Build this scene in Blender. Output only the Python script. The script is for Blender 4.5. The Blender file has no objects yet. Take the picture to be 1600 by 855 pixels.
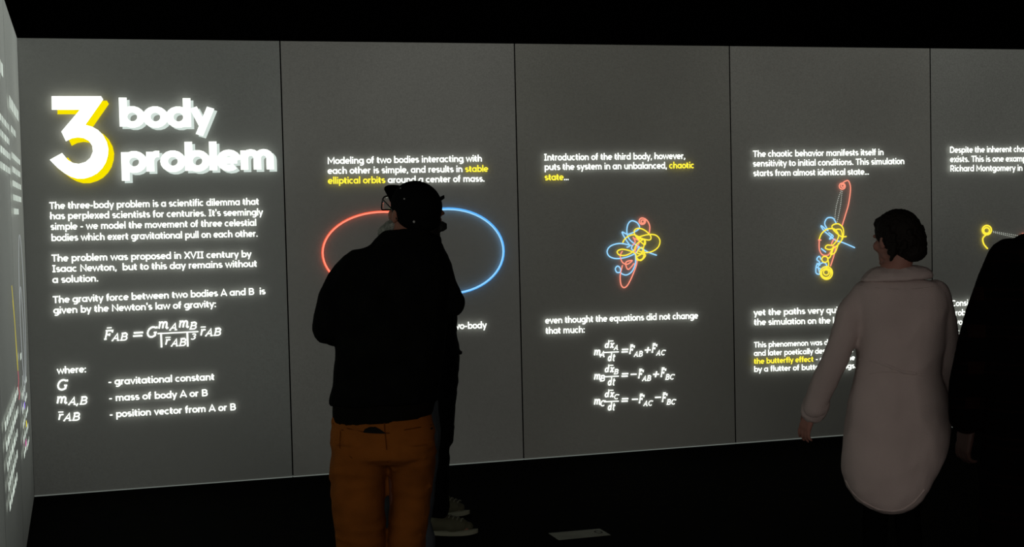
import bpy, bmesh, math, random
from mathutils import Vector, Matrix, noise
from mathutils.bvhtree import BVHTree
from mathutils.geometry import tessellate_polygon
random.seed(7)
C = bpy.context.scene.collection
SC = bpy.context.scene

# ------------------------------------------------------------------ camera
F_PX, PITCH, ROLL, EYE = 2252.1, 0.0451, -0.0229, 1.70
cam_d = bpy.data.cameras.new('camera'); cam = bpy.data.objects.new('camera', cam_d); C.objects.link(cam)
cam_d.sensor_width = 36.0; cam_d.lens = 36.0 * F_PX / 1600.0; cam_d.clip_start = 0.05; cam_d.clip_end = 100
_f = Vector((0, math.cos(PITCH), -math.sin(PITCH)))
_u0 = Vector((0, math.sin(PITCH), math.cos(PITCH)))
_r0 = Vector((1, 0, 0))
cr, sr = math.cos(ROLL), math.sin(ROLL)
# image x axis / y(down) axis expressed in the world
_ix = _r0 * cr + _u0 * sr
_iy = _r0 * sr - _u0 * cr
M = Matrix.Identity(4)
for i, a in enumerate((_ix, -_iy, -_f)):
    for k in range(3): M[k][i] = a[k]
M.translation = Vector((0, 0, EYE))
cam.matrix_world = M
SC.camera = cam

# ------------------------------------------------------------------ world, lights, exposure
w = bpy.data.worlds.new('world'); SC.world = w; w.use_nodes = True
w.node_tree.nodes['Background'].inputs[0].default_value = (0.8, 0.85, 0.8, 1)
w.node_tree.nodes['Background'].inputs[1].default_value = 0.0015
SC.view_settings.view_transform = 'Standard'; SC.view_settings.look = 'None'
SC.view_settings.gamma = 1.0; SC.view_settings.use_curve_mapping = False
SC.view_settings.exposure = 0.0
SC.render.film_transparent = False
def area(name, loc, target, sx, sy, power, col):
    l = bpy.data.lights.new(name, 'AREA'); l.shape = 'RECTANGLE'; l.size = sx; l.size_y = sy
    l.energy = power; l.color = col
    o = bpy.data.objects.new(name, l); C.objects.link(o); o.location = loc
    o.rotation_euler = (Vector(target) - Vector(loc)).to_track_quat('-Z', 'Y').to_euler()
# light of the other display walls, which stand behind the camera
area('display_wall_light', (-0.6, -2.4, 2.1), (0.6, 6, 1.0), 5.0, 1.6, 112, (1.0, 0.93, 0.86))

# ------------------------------------------------------------------ pixel helpers (photograph 1600 x 855)
def ray(px, py):
    d = _f * F_PX + _ix * (px - 800) + _iy * (py - 427.5)
    return d
EYEP = Vector((0, 0, EYE))
def at(px, py, Y):
    d = ray(px, py); return EYEP + d * (Y / d.y)
def floor_at(px, py, z=0.0):
    d = ray(px, py); return EYEP + d * ((z - EYE) / d.z)
TH = 0.2916; CX, CY = -2.9620, 8.7801; PW = 1.575; PH = 2.80
WD = Vector((math.cos(TH), math.sin(TH), 0)); WN = Vector((math.sin(TH), -math.cos(TH), 0))   # along the far wall; towards the room
LD = -WN                                       # reading direction on the left wall (towards the corner)
LN = WD
CORNER = Vector((CX, CY, 0)); UP = Vector((0, 0, 1))
def plane_hit(px, py, n, off):
    d = ray(px, py); p0 = CORNER + n * off
    return EYEP + d * ((p0 - EYEP).dot(n) / d.dot(n))
def wall_at(px, py, off=0.012): return plane_hit(px, py, WN, off)
def left_at(px, py, off=0.012): return plane_hit(px, py, LN, off)

# ------------------------------------------------------------------ materials
def mat(name, col, rough=0.9, bump=0.0, bscale=200, spec=0.2, var=0.0, vscale=3.0, emit=None, estr=0.0, metal=0.0):
    m = bpy.data.materials.new(name); m.use_nodes = True; nt = m.node_tree; b = nt.nodes['Principled BSDF']
    b.inputs['Base Color'].default_value = (*col, 1); b.inputs['Roughness'].default_value = rough
    b.inputs['Specular IOR Level'].default_value = spec; b.inputs['Metallic'].default_value = metal
    tc = nt.nodes.new('ShaderNodeTexCoord')
    if var > 0:
        n = nt.nodes.new('ShaderNodeTexNoise'); n.inputs['Scale'].default_value = vscale; n.inputs['Detail'].default_value = 5
        nt.links.new(tc.outputs['Object'], n.inputs['Vector'])
        r = nt.nodes.new('ShaderNodeMapRange'); r.inputs[1].default_value = 0.3; r.inputs[2].default_value = 0.7
        r.inputs[3].default_value = 1 - var; r.inputs[4].default_value = 1 + var
        nt.links.new(n.outputs['Fac'], r.inputs[0])
        mx = nt.nodes.new('ShaderNodeVectorMath'); mx.operation = 'SCALE'; mx.inputs[0].default_value = col
        nt.links.new(r.outputs[0], mx.inputs['Scale']); nt.links.new(mx.outputs[0], b.inputs['Base Color'])
    if bump > 0:
        n = nt.nodes.new('ShaderNodeTexNoise'); n.inputs['Scale'].default_value = bscale; n.inputs['Detail'].default_value = 3
        nt.links.new(tc.outputs['Object'], n.inputs['Vector'])
        bp = nt.nodes.new('ShaderNodeBump'); bp.inputs['Strength'].default_value = bump; bp.inputs['Distance'].default_value = 0.01
        nt.links.new(n.outputs['Fac'], bp.inputs['Height']); nt.links.new(bp.outputs[0], b.inputs['Normal'])
    if emit:
        b.inputs['Emission Color'].default_value = (*emit, 1); b.inputs['Emission Strength'].default_value = estr
    return m
def emitter(name, col, s):
    m = bpy.data.materials.new(name); m.use_nodes = True; nt = m.node_tree; nt.nodes.clear()
    e = nt.nodes.new('ShaderNodeEmission'); o = nt.nodes.new('ShaderNodeOutputMaterial')
    e.inputs[0].default_value = (*col, 1); e.inputs[1].default_value = s
    nt.links.new(e.outputs[0], o.inputs[0]); return m
def screen(name, base, tint, s, drop=0.0):
    """back-lit display surface: its own dim glow, uneven as a projected black level is, brighter towards the upper edge"""
    m = mat(name, base, 0.75, 0.0, spec=0.1); nt = m.node_tree; b = nt.nodes['Principled BSDF']
    g = nt.nodes.new('ShaderNodeNewGeometry')
    n = nt.nodes.new('ShaderNodeTexNoise'); n.inputs['Scale'].default_value = 0.75; n.inputs['Detail'].default_value = 1
    nt.links.new(g.outputs['Position'], n.inputs['Vector'])
    n2 = nt.nodes.new('ShaderNodeTexNoise'); n2.inputs['Scale'].default_value = 110; n2.inputs['Detail'].default_value = 2
    nt.links.new(g.outputs['Position'], n2.inputs['Vector'])
    a = nt.nodes.new('ShaderNodeMapRange'); a.inputs[1].default_value = .3; a.inputs[2].default_value = .7; a.inputs[3].default_value = .8; a.inputs[4].default_value = 1.2
    nt.links.new(n.outputs['Fac'], a.inputs[0])
    a2 = nt.nodes.new('ShaderNodeMapRange'); a2.inputs[1].default_value = .3; a2.inputs[2].default_value = .7; a2.inputs[3].default_value = .82; a2.inputs[4].default_value = 1.18
    nt.links.new(n2.outputs['Fac'], a2.inputs[0])
    sp = nt.nodes.new('ShaderNodeSeparateXYZ'); nt.links.new(g.outputs['Position'], sp.inputs[0])
    z = nt.nodes.new('ShaderNodeMapRange'); z.inputs[1].default_value = 0; z.inputs[2].default_value = 2.8; z.inputs[3].default_value = 1 - drop; z.inputs[4].default_value = 1 + drop
    nt.links.new(sp.outputs['Z'], z.inputs[0])
    p = nt.nodes.new('ShaderNodeMath'); p.operation = 'MULTIPLY'; nt.links.new(a.outputs[0], p.inputs[0]); nt.links.new(z.outputs[0], p.inputs[1])
    q = nt.nodes.new('ShaderNodeMath'); q.operation = 'MULTIPLY'; nt.links.new(p.outputs[0], q.inputs[0]); nt.links.new(a2.outputs[0], q.inputs[1])
    r = nt.nodes.new('ShaderNodeMath'); r.operation = 'MULTIPLY'; r.inputs[1].default_value = s; nt.links.new(q.outputs[0], r.inputs[0])
    b.inputs['Emission Color'].default_value = (*tint, 1); nt.links.new(r.outputs[0], b.inputs['Emission Strength'])
    return m
M_BLACK = mat('black_paint', (0.003, 0.003, 0.003), 0.95, spec=0.0)
M_FLOOR = mat('black_carpet', (0.0035, 0.0036, 0.0032), 0.95, 0.3, 300, spec=0.02, var=0.3, vscale=8)
SCR = [screen('screen_%d' % i, (0.34, 0.34, 0.32), t, s * .84, d) for i, (t, s, d) in enumerate([
    ((0.94, 1.0, 0.90), 0.040, 0.45), ((1.0, 1.0, 0.88), 0.040, 0.38), ((1.0, 1.0, 0.84), 0.034, 0.42),
    ((1.0, 1.0, 0.86), 0.040, 0.42), ((0.97, 1.0, 0.88), 0.045, 0.30), ((0.97, 1.0, 0.88), 0.045, 0.30)])]
M_LSCR = screen('screen_left', (0.30, 0.30, 0.28), (0.93, 1.0, 0.90), 0.112, 0.82)
M_TRIM = emitter('edge_shine_glow', (0.9, 1.0, 0.9), 0.13)  # reflected light on the panels' lower edge, put in as emission
M_WHITE = emitter('text_white', (0.95, 1.0, 0.92), 1.45)
M_WHITE2 = emitter('text_white_side', (0.80, 0.92, 0.85), 0.80)
M_LTEXT = emitter('text_left', (0.75, 0.85, 0.75), 0.85)
M_YEL = emitter('text_yellow', (1.0, 0.84, 0.05), 1.2)
M_YEL2 = emitter('numeral_side', (1.0, 0.82, 0.0), 0.95)
M_RED = emitter('line_red', (1.0, 0.13, 0.06), 1.1)
M_BLUE = emitter('line_blue', (0.10, 0.42, 0.95), 1.1)
M_REDC = emitter('line_red_core', (1.0, 0.30, 0.20), 1.1)
M_BLUEC = emitter('line_blue_core', (0.30, 0.66, 1.0), 1.1)
M_YLINE = emitter('line_yellow', (1.0, 0.80, 0.05), 1.1)
M_DOT = emitter('dot_white', (0.8, 0.85, 0.75), 0.8)

# ------------------------------------------------------------------ object helpers
def put(name, me, m, parent=None, smooth=False, **kw):
    o = bpy.data.objects.new(name, me); C.objects.link(o)
    if m: me.materials.append(m)
    if parent:
        o.parent = parent; o.matrix_parent_inverse = Matrix.Translation(-parent_loc(parent))
    if smooth:
        me.polygons.foreach_set('use_smooth', [True] * len(me.polygons))
    for k, v in kw.items(): o[k] = v
    return o
def parent_loc(p):
    v = Vector(p.location)
    while p.parent: p = p.parent; v = v + Vector(p.location) if p.type == 'EMPTY' and False else v
    return v
def mesh(name, bm):
    me = bpy.data.meshes.new(name); bm.to_mesh(me); bm.free(); return me
def slab(bm, o, ax, ay, az):
    """box spanned from corner o by three vectors"""
    v = [bm.verts.new(o + ax * i + ay * j + az * k) for k in (0, 1) for j in (0, 1) for i in (0, 1)]
    for q in ((0, 1, 3, 2), (4, 6, 7, 5), (0, 4, 5, 1), (2, 3, 7, 6), (0, 2, 6, 4), (1, 5, 7, 3)):
        bm.faces.new([v[i] for i in q])
def empty(name, loc, label, cat, group=None):
    o = bpy.data.objects.new(name, None); C.objects.link(o); o.location = loc; o.empty_display_size = .2
    o['label'] = label; o['category'] = cat
    if group: o['group'] = group
    return o

# ------------------------------------------------------------------ the room
bm = bmesh.new(); slab(bm, Vector((-9, -6, -0.1)), Vector((22, 0, 0)), Vector((0, 20, 0)), Vector((0, 0, .1)))
put('floor', mesh('floor', bm), M_FLOOR, kind='structure')
bm = bmesh.new(); slab(bm, Vector((-9, -6, 4.2)), Vector((22, 0, 0)), Vector((0, 20, 0)), Vector((0, 0, .1)))
put('ceiling', mesh('ceiling', bm), M_BLACK, kind='structure')
bm = bmesh.new(); slab(bm, CORNER - WN * .25 - WD * .4, WD * 10.2, WN * .18, UP * 4.2)
bmesh.ops.recalc_face_normals(bm, faces=bm.faces)
WB = put('wall_back', mesh('wall_back', bm), M_BLACK, kind='structure')
bm = bmesh.new(); slab(bm, CORNER - LN * .25 + WN * -.07, WN * 9.0, LN * .18, UP * 4.2)
bmesh.ops.recalc_face_normals(bm, faces=bm.faces)
WL = put('wall_left', mesh('wall_left', bm), M_BLACK, kind='structure')

def front_only(o, n):
    o.data.materials.append(M_BLACK)
    for p in o.data.polygons:
        if p.normal.dot(n) < .9: p.material_index = 1
seams = [0.0] + [(wall_at(a, b, 0) - CORNER).dot(WD) for a, b in ((447.5, 405), (811, 394), (1144.5, 383), (1456, 372))]
seams += [seams[-1] + PW, seams[-1] + 2 * PW]
BP = []
for i in range(6):
    a, b = seams[i] + (.003 if i else 0), seams[i + 1] - .003
    bm = bmesh.new(); slab(bm, CORNER + WD * a - WN * .05 + UP * .006, WD * (b - a), WN * .05, UP * (PH - .006))
    bmesh.ops.recalc_face_normals(bm, faces=bm.faces)
    bmesh.ops.bevel(bm, geom=[e for e in bm.edges], offset=.0012, segments=1, affect='EDGES')
    BP.append(put('display_panel', mesh('display_panel', bm), SCR[i], WB)); front_only(BP[-1], WN)
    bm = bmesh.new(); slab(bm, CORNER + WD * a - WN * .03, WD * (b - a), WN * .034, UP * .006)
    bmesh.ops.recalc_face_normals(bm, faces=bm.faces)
    put('edge_shine', mesh('edge_shine', bm), M_TRIM, BP[-1])  # bright line along the panel foot: reflected light given as glow, no lamp
# panels of the left wall: first seam seen at about x = 11 px
ls = (CORNER - left_at(12.0, 200, 0)).dot(LD)
lseam = [0.0, ls, ls + PW, ls + 2 * PW, ls + 3 * PW, ls + 4 * PW]
LP = []
for i in range(5):
    a, b = lseam[i] + (.004 if i else .002), lseam[i + 1] - .004
    bm = bmesh.new(); slab(bm, CORNER + WN * a - LN * .05 + UP * .006, WN * (b - a), LN * .05, UP * (PH - .006))
    bmesh.ops.recalc_face_normals(bm, faces=bm.faces)
    bmesh.ops.bevel(bm, geom=[e for e in bm.edges], offset=.0012, segments=1, affect='EDGES')
    LP.append(put('display_panel', mesh('display_panel', bm), M_LSCR, WL)); front_only(LP[-1], LN)
print('left seams', lseam)

# ------------------------------------------------------------------ stroke lettering
def arc(cx, cy, rx, ry, a0, a1, n=None):
    n = n or max(3, int(abs(a1 - a0) / 22))
    return [(cx + rx * math.cos(math.radians(a0 + (a1 - a0) * i / n)), cy + ry * math.sin(math.radians(a0 + (a1 - a0) * i / n))) for i in range(n + 1)]
def L(*p): return list(p)
bl = lambda cx: arc(cx, .25, .185, .195, 0, 360, 18)
G = {
 ' ': (.24, []),
 'a': (.52, [bl(.24), L((.425, 0), (.425, .5))]),
 'b': (.52, [L((.095, 0), (.095, .74)), bl(.28)]),
 'c': (.44, [arc(.24, .25, .185, .195, 52, 308)]),
 'd': (.52, [bl(.24), L((.425, 0), (.425, .74))]),
 'e': (.48, [L((.06, .25), (.42, .25)) , arc(.24, .25, .185, .195, 0, 312)]),
 'f': (.31, [L((.13, 0), (.13, .57)) + arc(.25, .57, .12, .125, 180, 85), L((.02, .44), (.28, .44))]),
 'g': (.52, [bl(.24), L((.425, .5), (.425, -.03)) + arc(.25, -.03, .175, .13, 0, -140)]),
 'h': (.51, [L((.095, 0), (.095, .74)), L((.095, .0), (.095, .28)) + arc(.255, .28, .16, .165, 180, 0) + L((.415, 0))]),
 'i': (.19, [L((.095, 0), (.095, .5)), L((.095, .59), (.095, .71))]),
 'k': (.45, [L((.095, 0), (.095, .74)), L((.38, .5), (.13, .23), (.40, 0))]),
 'l': (.19, [L((.095, 0), (.095, .74))]),
 'm': (.76, [L((.095, 0), (.095, .5)), arc(.235, .30, .14, .145, 180, 0) + L((.375, 0)), arc(.515, .30, .14, .145, 180, 0) + L((.655, 0))]),
 'n': (.51, [L((.095, 0), (.095, .5)), arc(.255, .28, .16, .165, 180, 0) + L((.415, 0))]),
 'o': (.48, [bl(.24)]),
 'p': (.52, [L((.095, .5), (.095, -.22)), bl(.28)]),
 'q': (.52, [bl(.24), L((.425, .5), (.425, -.22))]),
 'r': (.33, [L((.095, 0), (.095, .5)), arc(.25, .28, .155, .165, 180, 75)]),
 's': (.40, [arc(.20, .3475, .13, .0975, 40, 270) + arc(.20, .1525, .14, .0975, 90, -140)[1:]]),
 't': (.33, [L((.13, .64), (.13, .15)) + arc(.245, .15, .115, .095, 180, 285), L((.02, .44), (.29, .44))]),
 'u': (.51, [L((.095, .5), (.095, .22)) + arc(.255, .22, .16, .165, 180, 360) + L((.415, .5)), L((.415, .5), (.415, 0))]),
 'v': (.44, [L((.04, .5), (.22, .03), (.40, .5))]),
 'w': (.68, [L((.04, .5), (.19, .04), (.34, .46), (.49, .04), (.64, .5))]),
 'x': (.44, [L((.05, 0), (.39, .5)), L((.05, .5), (.39, 0))]),
 'y': (.45, [L((.04, .5), (.23, .04)), L((.41, .5), (.15, -.21))]),
 'A': (.62, [L((.04, 0), (.31, .68), (.58, 0)), L((.13, .2), (.49, .2))]),
 'B': (.56, [L((.095, 0), (.095, .7)), L((.095, .645), (.28, .645)) + arc(.30, .505, .15, .14, 90, -90) + L((.095, .365)), L((.28, .365)) + arc(.32, .21, .165, .155, 90, -90) + L((.095, .055))]),
 'C': (.62, [arc(.35, .35, .29, .295, 48, 312)]),
 'D': (.62, [L((.095, 0), (.095, .7)), L((.095, .645), (.28, .645)) + arc(.28, .35, .27, .295, 90, -90) + L((.095, .055))]),
 'I': (.34, [L((.17, 0), (.17, .7)), L((.03, .65), (.31, .65)), L((.03, .05), (.31, .05))]),
 'M': (.76, [L((.095, 0), (.095, .67), (.38, .2), (.665, .67), (.665, 0))]),
 'N': (.64, [L((.095, 0), (.095, .65), (.545, .05), (.545, .7))]),
 'R': (.57, [L((.095, 0), (.095, .7)), L((.095, .645), (.30, .645)) + arc(.30, .47, .18, .175, 90, -90) + L((.095, .295)), L((.28, .30), (.49, 0))]),
 'T': (.52, [L((.26, 0), (.26, .7)), L((.01, .645), (.51, .645))]),
 'V': (.58, [L((.04, .7), (.29, .04), (.54, .7))]),
 'X': (.58, [L((.05, 0), (.53, .7)), L((.05, .7), (.53, 0))]),
 '.': (.19, [L((.095, 0), (.095, .12))]),
 ',': (.19, [L((.115, .12), (.06, -.1))]),
 "'": (.17, [L((.085, .5), (.085, .74))]),
 ':': (.19, [L((.095, 0), (.095, .12)), L((.095, .36), (.095, .48))]),
 '-': (.32, [L((.04, .26), (.28, .26))]),
 '_': (.40, [L((.02, .26), (.38, .26))]),
}
# slanted serif letters of the formulas (drawn upright, sheared when set)
def sf(x, y, w=.09): return L((x - w, y), (x + w, y))
S = {
 ' ': (.16, []),
 'F': (.60, [L((.16, .03), (.16, .66)), sf(.16, .03), L((.06, .655), (.56, .655), (.56, .50)), L((.16, .36), (.40, .36)), L((.40, .26), (.40, .45))]),
 'A': (.66, [L((.08, .03), (.36, .66), (.52, .03)), L((.17, .22), (.48, .22)), sf(.08, .03, .07), sf(.54, .03, .1)]),
 'B': (.64, [L((.14, .03), (.14, .66)), L((.04, .655), (.36, .655)) + arc(.36, .505, .15, .15, 90, -90) + L((.14, .355)), L((.36, .355)) + arc(.38, .19, .18, .16, 90, -90) + L((.04, .03))]),
 'G': (.70, [arc(.38, .34, .29, .31, 50, 330), L((.62, .55), (.62, .67)), L((.60, .30), (.60, .08)), L((.48, .30), (.68, .30))]),
 'C': (.66, [arc(.37, .34, .28, .31, 50, 315), L((.60, .52), (.60, .68))]),
 'm': (.80, [L((.14, .03), (.14, .42)), L((.06, .42), (.14, .42)), arc(.255, .29, .115, .13, 180, 0) + L((.37, .03)), arc(.485, .29, .115, .13, 180, 0) + L((.60, .08)) + L((.66, .03), (.74, .08))]),
 'r': (.46, [L((.14, .0), (.14, .42)), L((.07, .41), (.14, .42)), arc(.29, .26, .15, .16, 170, 50)]),
 'x': (.52, [L((.06, .06), (.14, .03), (.36, .40), (.46, .42)), L((.06, .38), (.16, .42), (.34, .03), (.46, .06))]),
 'd': (.54, [arc(.22, .22, .15, .185, 0, 360, 16), L((.38, .70), (.38, .08), (.46, .03)), L((.29, .69), (.38, .69))]),
 't': (.38, [L((.15, .60), (.15, .10)) + arc(.235, .10, .085, .07, 180, 300), L((.04, .42), (.32, .42))]),
 '3': (.48, [arc(.22, .50, .15, .14, 150, -90) + arc(.22, .20, .17, .17, 90, -150)[1:]]),
 ',': (.22, [L((.12, .1), (.04, -.12))]),
 '=': (.72, [L((.06, .42), (.62, .42)), L((.06, .22), (.62, .22))]),
 '+': (.66, [L((.06, .32), (.58, .32)), L((.32, .06), (.32, .58))]),
 '-': (.66, [L((.06, .32), (.58, .32))]),
 '|': (.20, [L((.09, -.18), (.09, .80))]),
}
def ribbon(bm, pts, w, X, lift=0.0):
    """flat band of width w along pts (2-D); X maps (x, y, lift) to the world"""
    closed = len(pts) > 4 and math.dist(pts[0], pts[-1]) < 1e-6
    if closed: pts = pts[:-1]
    n = len(pts); lo, hi = [], []
    for i in range(n):
        a = pts[i - 1] if (i or closed) else None; b = pts[(i + 1) % n] if (i < n - 1 or closed) else None
        def nrm(p, q):
            dx, dy = q[0] - p[0], q[1] - p[1]; l = math.hypot(dx, dy) or 1e-9; return (-dy / l, dx / l)
        if a is None: nn = nrm(pts[i], b); k = 1
        elif b is None: nn = nrm(a, pts[i]); k = 1
        else:
            n1, n2 = nrm(a, pts[i]), nrm(pts[i], b); sx, sy = n1[0] + n2[0], n1[1] + n2[1]; l = math.hypot(sx, sy)
            if l < .3: nn = n1; k = 1
            else:
                nn = (sx / l, sy / l); k = min(1.7, 2 / l)
        h = w / 2 * k
        lo.append(bm.verts.new(X(pts[i][0] - nn[0] * h, pts[i][1] - nn[1] * h, lift)))
        hi.append(bm.verts.new(X(pts[i][0] + nn[0] * h, pts[i][1] + nn[1] * h, lift)))
    for i in range(n if closed else n - 1):
        j = (i + 1) % n; bm.faces.new((lo[i], lo[j], hi[j], hi[i]))
def advance(s, table=G, track=0.0): return sum(table[c][0] + track for c in s)
def set_text(bm, s, O, ax, up, sx, sy, w, table=G, shear=0.0, track=0.0, nrm_=Vector((0, 0, 0))):
    """w is the stroke width in glyph units (applied isotropically)"""
    x = 0.0
    for c in s:
        adv, strokes = table[c]
        for st in strokes:
            ribbon(bm, [(p[0] + x + shear * p[1], p[1]) for p in st], w, lambda a, b, l: O + ax * (a * sx) + up * (b * sy) + nrm_ * l)
        x += adv + track
    return x
def text_line(s, p0, p1, cap, parent, m=M_WHITE, hit=wall_at, off=0.025, w=.126, name='text_line', parts=None):
    """one line of lettering from pixel p0 to pixel p1 (its baseline); cap = cap height in pixels"""
    a, b = hit(*p0, off), hit(*p1, off); ax = (b - a); W = ax.length; ax.normalize()
    t = hit(p0[0], p0[1] - cap, off); sy = (t - a).length / .70
    A = advance(s); sx = W / A
    segs = parts or [(s, m)]
    x = 0
    for seg, mm in segs:
        bm = bmesh.new()
        set_text(bm, seg, a + ax * (x * sx), ax, UP, sx, sy, w)
        if len(bm.verts): put(name, mesh(name, bm), mm, parent)
        else: bm.free()
        x += advance(seg)

# panel 1
P1, P2, P3, P4, P5 = BP[:5]
for s, a, b in [
    ('The three-body problem is a scientific dilemma that', (77, 327), (405, 320)),
    ('has perplexed scientists for centuries. It\'s seemingly', (78, 343), (411, 336.5)),
    ('simple - we model the movement of three celestial', (79, 359.5), (401, 353)),
    ('bodies which exert gravitational pull on each other.', (80, 377), (403, 370)),
    ('The problem was proposed in XVII century by', (80.5, 409), (393, 402)),
    ('Isaac Newton,  but to this day remains without', (81.5, 425.5), (402, 417)),
    ('a solution.', (82, 442.5), (154, 440)),
    ('The gravity force between two bodies A and B  is', (82.5, 474), (415, 460)),
    ("given by the Newton's law of gravity:", (83.5, 490.5), (338, 480)),
    ('where:', (89, 584.5), (135, 582)),
    ('_ gravitational constant', (169, 602), (335.5, 594)),
    ('_ mass of body A or B', (170, 627.5), (325, 619)),
    ('_ position vector from A or B', (171, 653), (369, 641))]:
    text_line(s.replace('_', '-'), a, b, 11.0, P1)

# formulas --------------------------------------------------------
def formula(items, parent, shear=.24, w=.108, name='formula', origin=None, drift=0.0, off=0.012):
    """items: (text, px, py baseline, cap height px, width px) or ('bar', x0,y0,x1,y1,thick px); positions in photograph pixels"""
    bm = bmesh.new()
    for it in items:
        if it[0] == 'bar':
            _, x0, y0, x1, y1, th = it
            a, b = wall_at(x0, y0, off), wall_at(x1, y1, off); t = (wall_at(x0, y0 - th / 2, off) - a).length
            v = [bm.verts.new(q) for q in (a - UP * t, b - UP * t, b + UP * t, a + UP * t)]; bm.faces.new(v)
        else:
            s, x, y, cap, wd = it
            a = wall_at(x, y, off); b = wall_at(x + wd, y - drift * wd, off); ax = b - a; W = ax.length; ax.normalize()
            sy = (wall_at(x, y - cap, off) - a).length / .68
            set_text(bm, s, a, ax, UP, W / advance(s, S), sy, w, S, 0 if s == '|' else shear)
    put(name, mesh(name, bm), M_WHITE, parent)
formula([('F', 161, 531, 14.3, 13), ('bar', 167, 512.6, 174.5, 512.2, 1.6), ('AB', 174, 533, 11.5, 25), ('=', 205, 531, 17, 19),
         ('G', 227, 528, 17, 17), ('m', 245, 514.5, 17, 19), ('A', 264, 516.5, 11, 13), ('m', 277, 513, 17, 19), ('B', 295, 515, 11, 12),
         ('bar', 246, 521.5, 310, 518.3, 1.9), ('|', 250, 539, 16, 5), ('r', 256, 539, 12.8, 10), ('bar', 258.5, 527.6, 266.5, 527.2, 1.5),
         ('AB', 266.5, 541.5, 11.5, 24), ('|', 291, 537.5, 16, 5), ('3', 297, 531, 9.5, 8.5), ('r', 311, 524.5, 14.5, 10), ('bar', 313.5, 511.4, 321.5, 511, 1.6),
         ('AB', 320, 525.5, 11.5, 25)], P1, drift=.05)
formula([('G', 87, 610, 17, 17)], P1, name='symbol')
formula([('m', 86, 631.5, 17, 20), ('A,B', 106, 633, 12, 30)], P1, name='symbol', drift=.04)
formula([('r', 89, 656.5, 13.5, 10), ('bar', 91, 644.3, 99, 643.9, 1.6), ('AB', 98.5, 658, 12, 26)], P1, name='symbol', drift=.04)

# title -----------------------------------------------------------
def title(s, p0, p1, cap, w=.165):
    for k, (dx, dy, mm, off) in enumerate(((4.6, 3.6, M_WHITE2, .028), (0, 0, M_WHITE, .040))):
        a, b = wall_at(p0[0] + dx, p0[1] + dy, off), wall_at(p1[0] + dx, p1[1] + dy, off); ax = b - a; W = ax.length; ax.normalize()
        sy = (wall_at(p0[0], p0[1] - cap, off) - wall_at(p0[0], p0[1], off)).length / .74
        x = 0
        for c in s:
            bm = bmesh.new(); set_text(bm, c, a + ax * (x * W / advance(s)), ax, UP, W / advance(s), sy, w)
            put('title_letter' if k else 'title_letter_side', mesh('title_letter', bm), mm, P1)
            x += advance(c)
title('body', (186, 198), (333, 198.5), 45.5)
title('problem', (189, 269), (430, 264.5), 46)
def numeral(dx, dy, m, off, name):
    out = [(80.5, 150.3), (158, 150.3), (161.3, 155.5), (133.7, 195), (144, 198), (153, 203), (161, 211), (167, 222), (169.5, 233), (168.7, 243), (165.5, 254), (160, 263), (152, 271), (142.8, 276),
           (132, 279.3), (121, 279.5), (111, 276.5), (101, 271), (90, 262.5), (77.5, 249.7), (97, 239), (106, 250), (114, 254.5), (123, 256), (133.7, 253), (141, 246.5), (145, 237),
           (144, 228), (139, 220.5), (130.7, 216), (121.6, 214.8), (112, 216.5), (103, 221), (95.7, 205.6), (124.6, 171.6), (80.8, 171.6)]
    bm = bmesh.new(); vs = [bm.verts.new(wall_at(x + dx, y + dy, off)) for x, y in out]
    for t in tessellate_polygon([[Vector((x, y, 0)) for x, y in out]]): bm.faces.new([vs[k] for k in t])
    bmesh.ops.recalc_face_normals(bm, faces=bm.faces)
    put(name, mesh(name, bm), m, P1)
numeral(9, 7, M_YEL2, .026, 'numeral_side')
numeral(0, 0, M_WHITE, .040, 'numeral')

# panel 2
text_line('Modeling of two bodies interacting with', (511.5, 256.5), (753.5, 252.5), 10.6, P2)
text_line('each other is simple, and results in stable', (512, 272), (763, 268.5), 10.6, P2,
          parts=[('each other is simple, and results in ', M_WHITE), ('stable', M_YEL)])
text_line('elliptical orbits around a center of mass.', (512.5, 287.5), (757.5, 284), 10.6, P2,
          parts=[('elliptical orbits ', M_YEL), ('around a center of mass.', M_WHITE)])
text_line('two-body', (703, 515), (760.5, 513), 10.6, P2)
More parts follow.
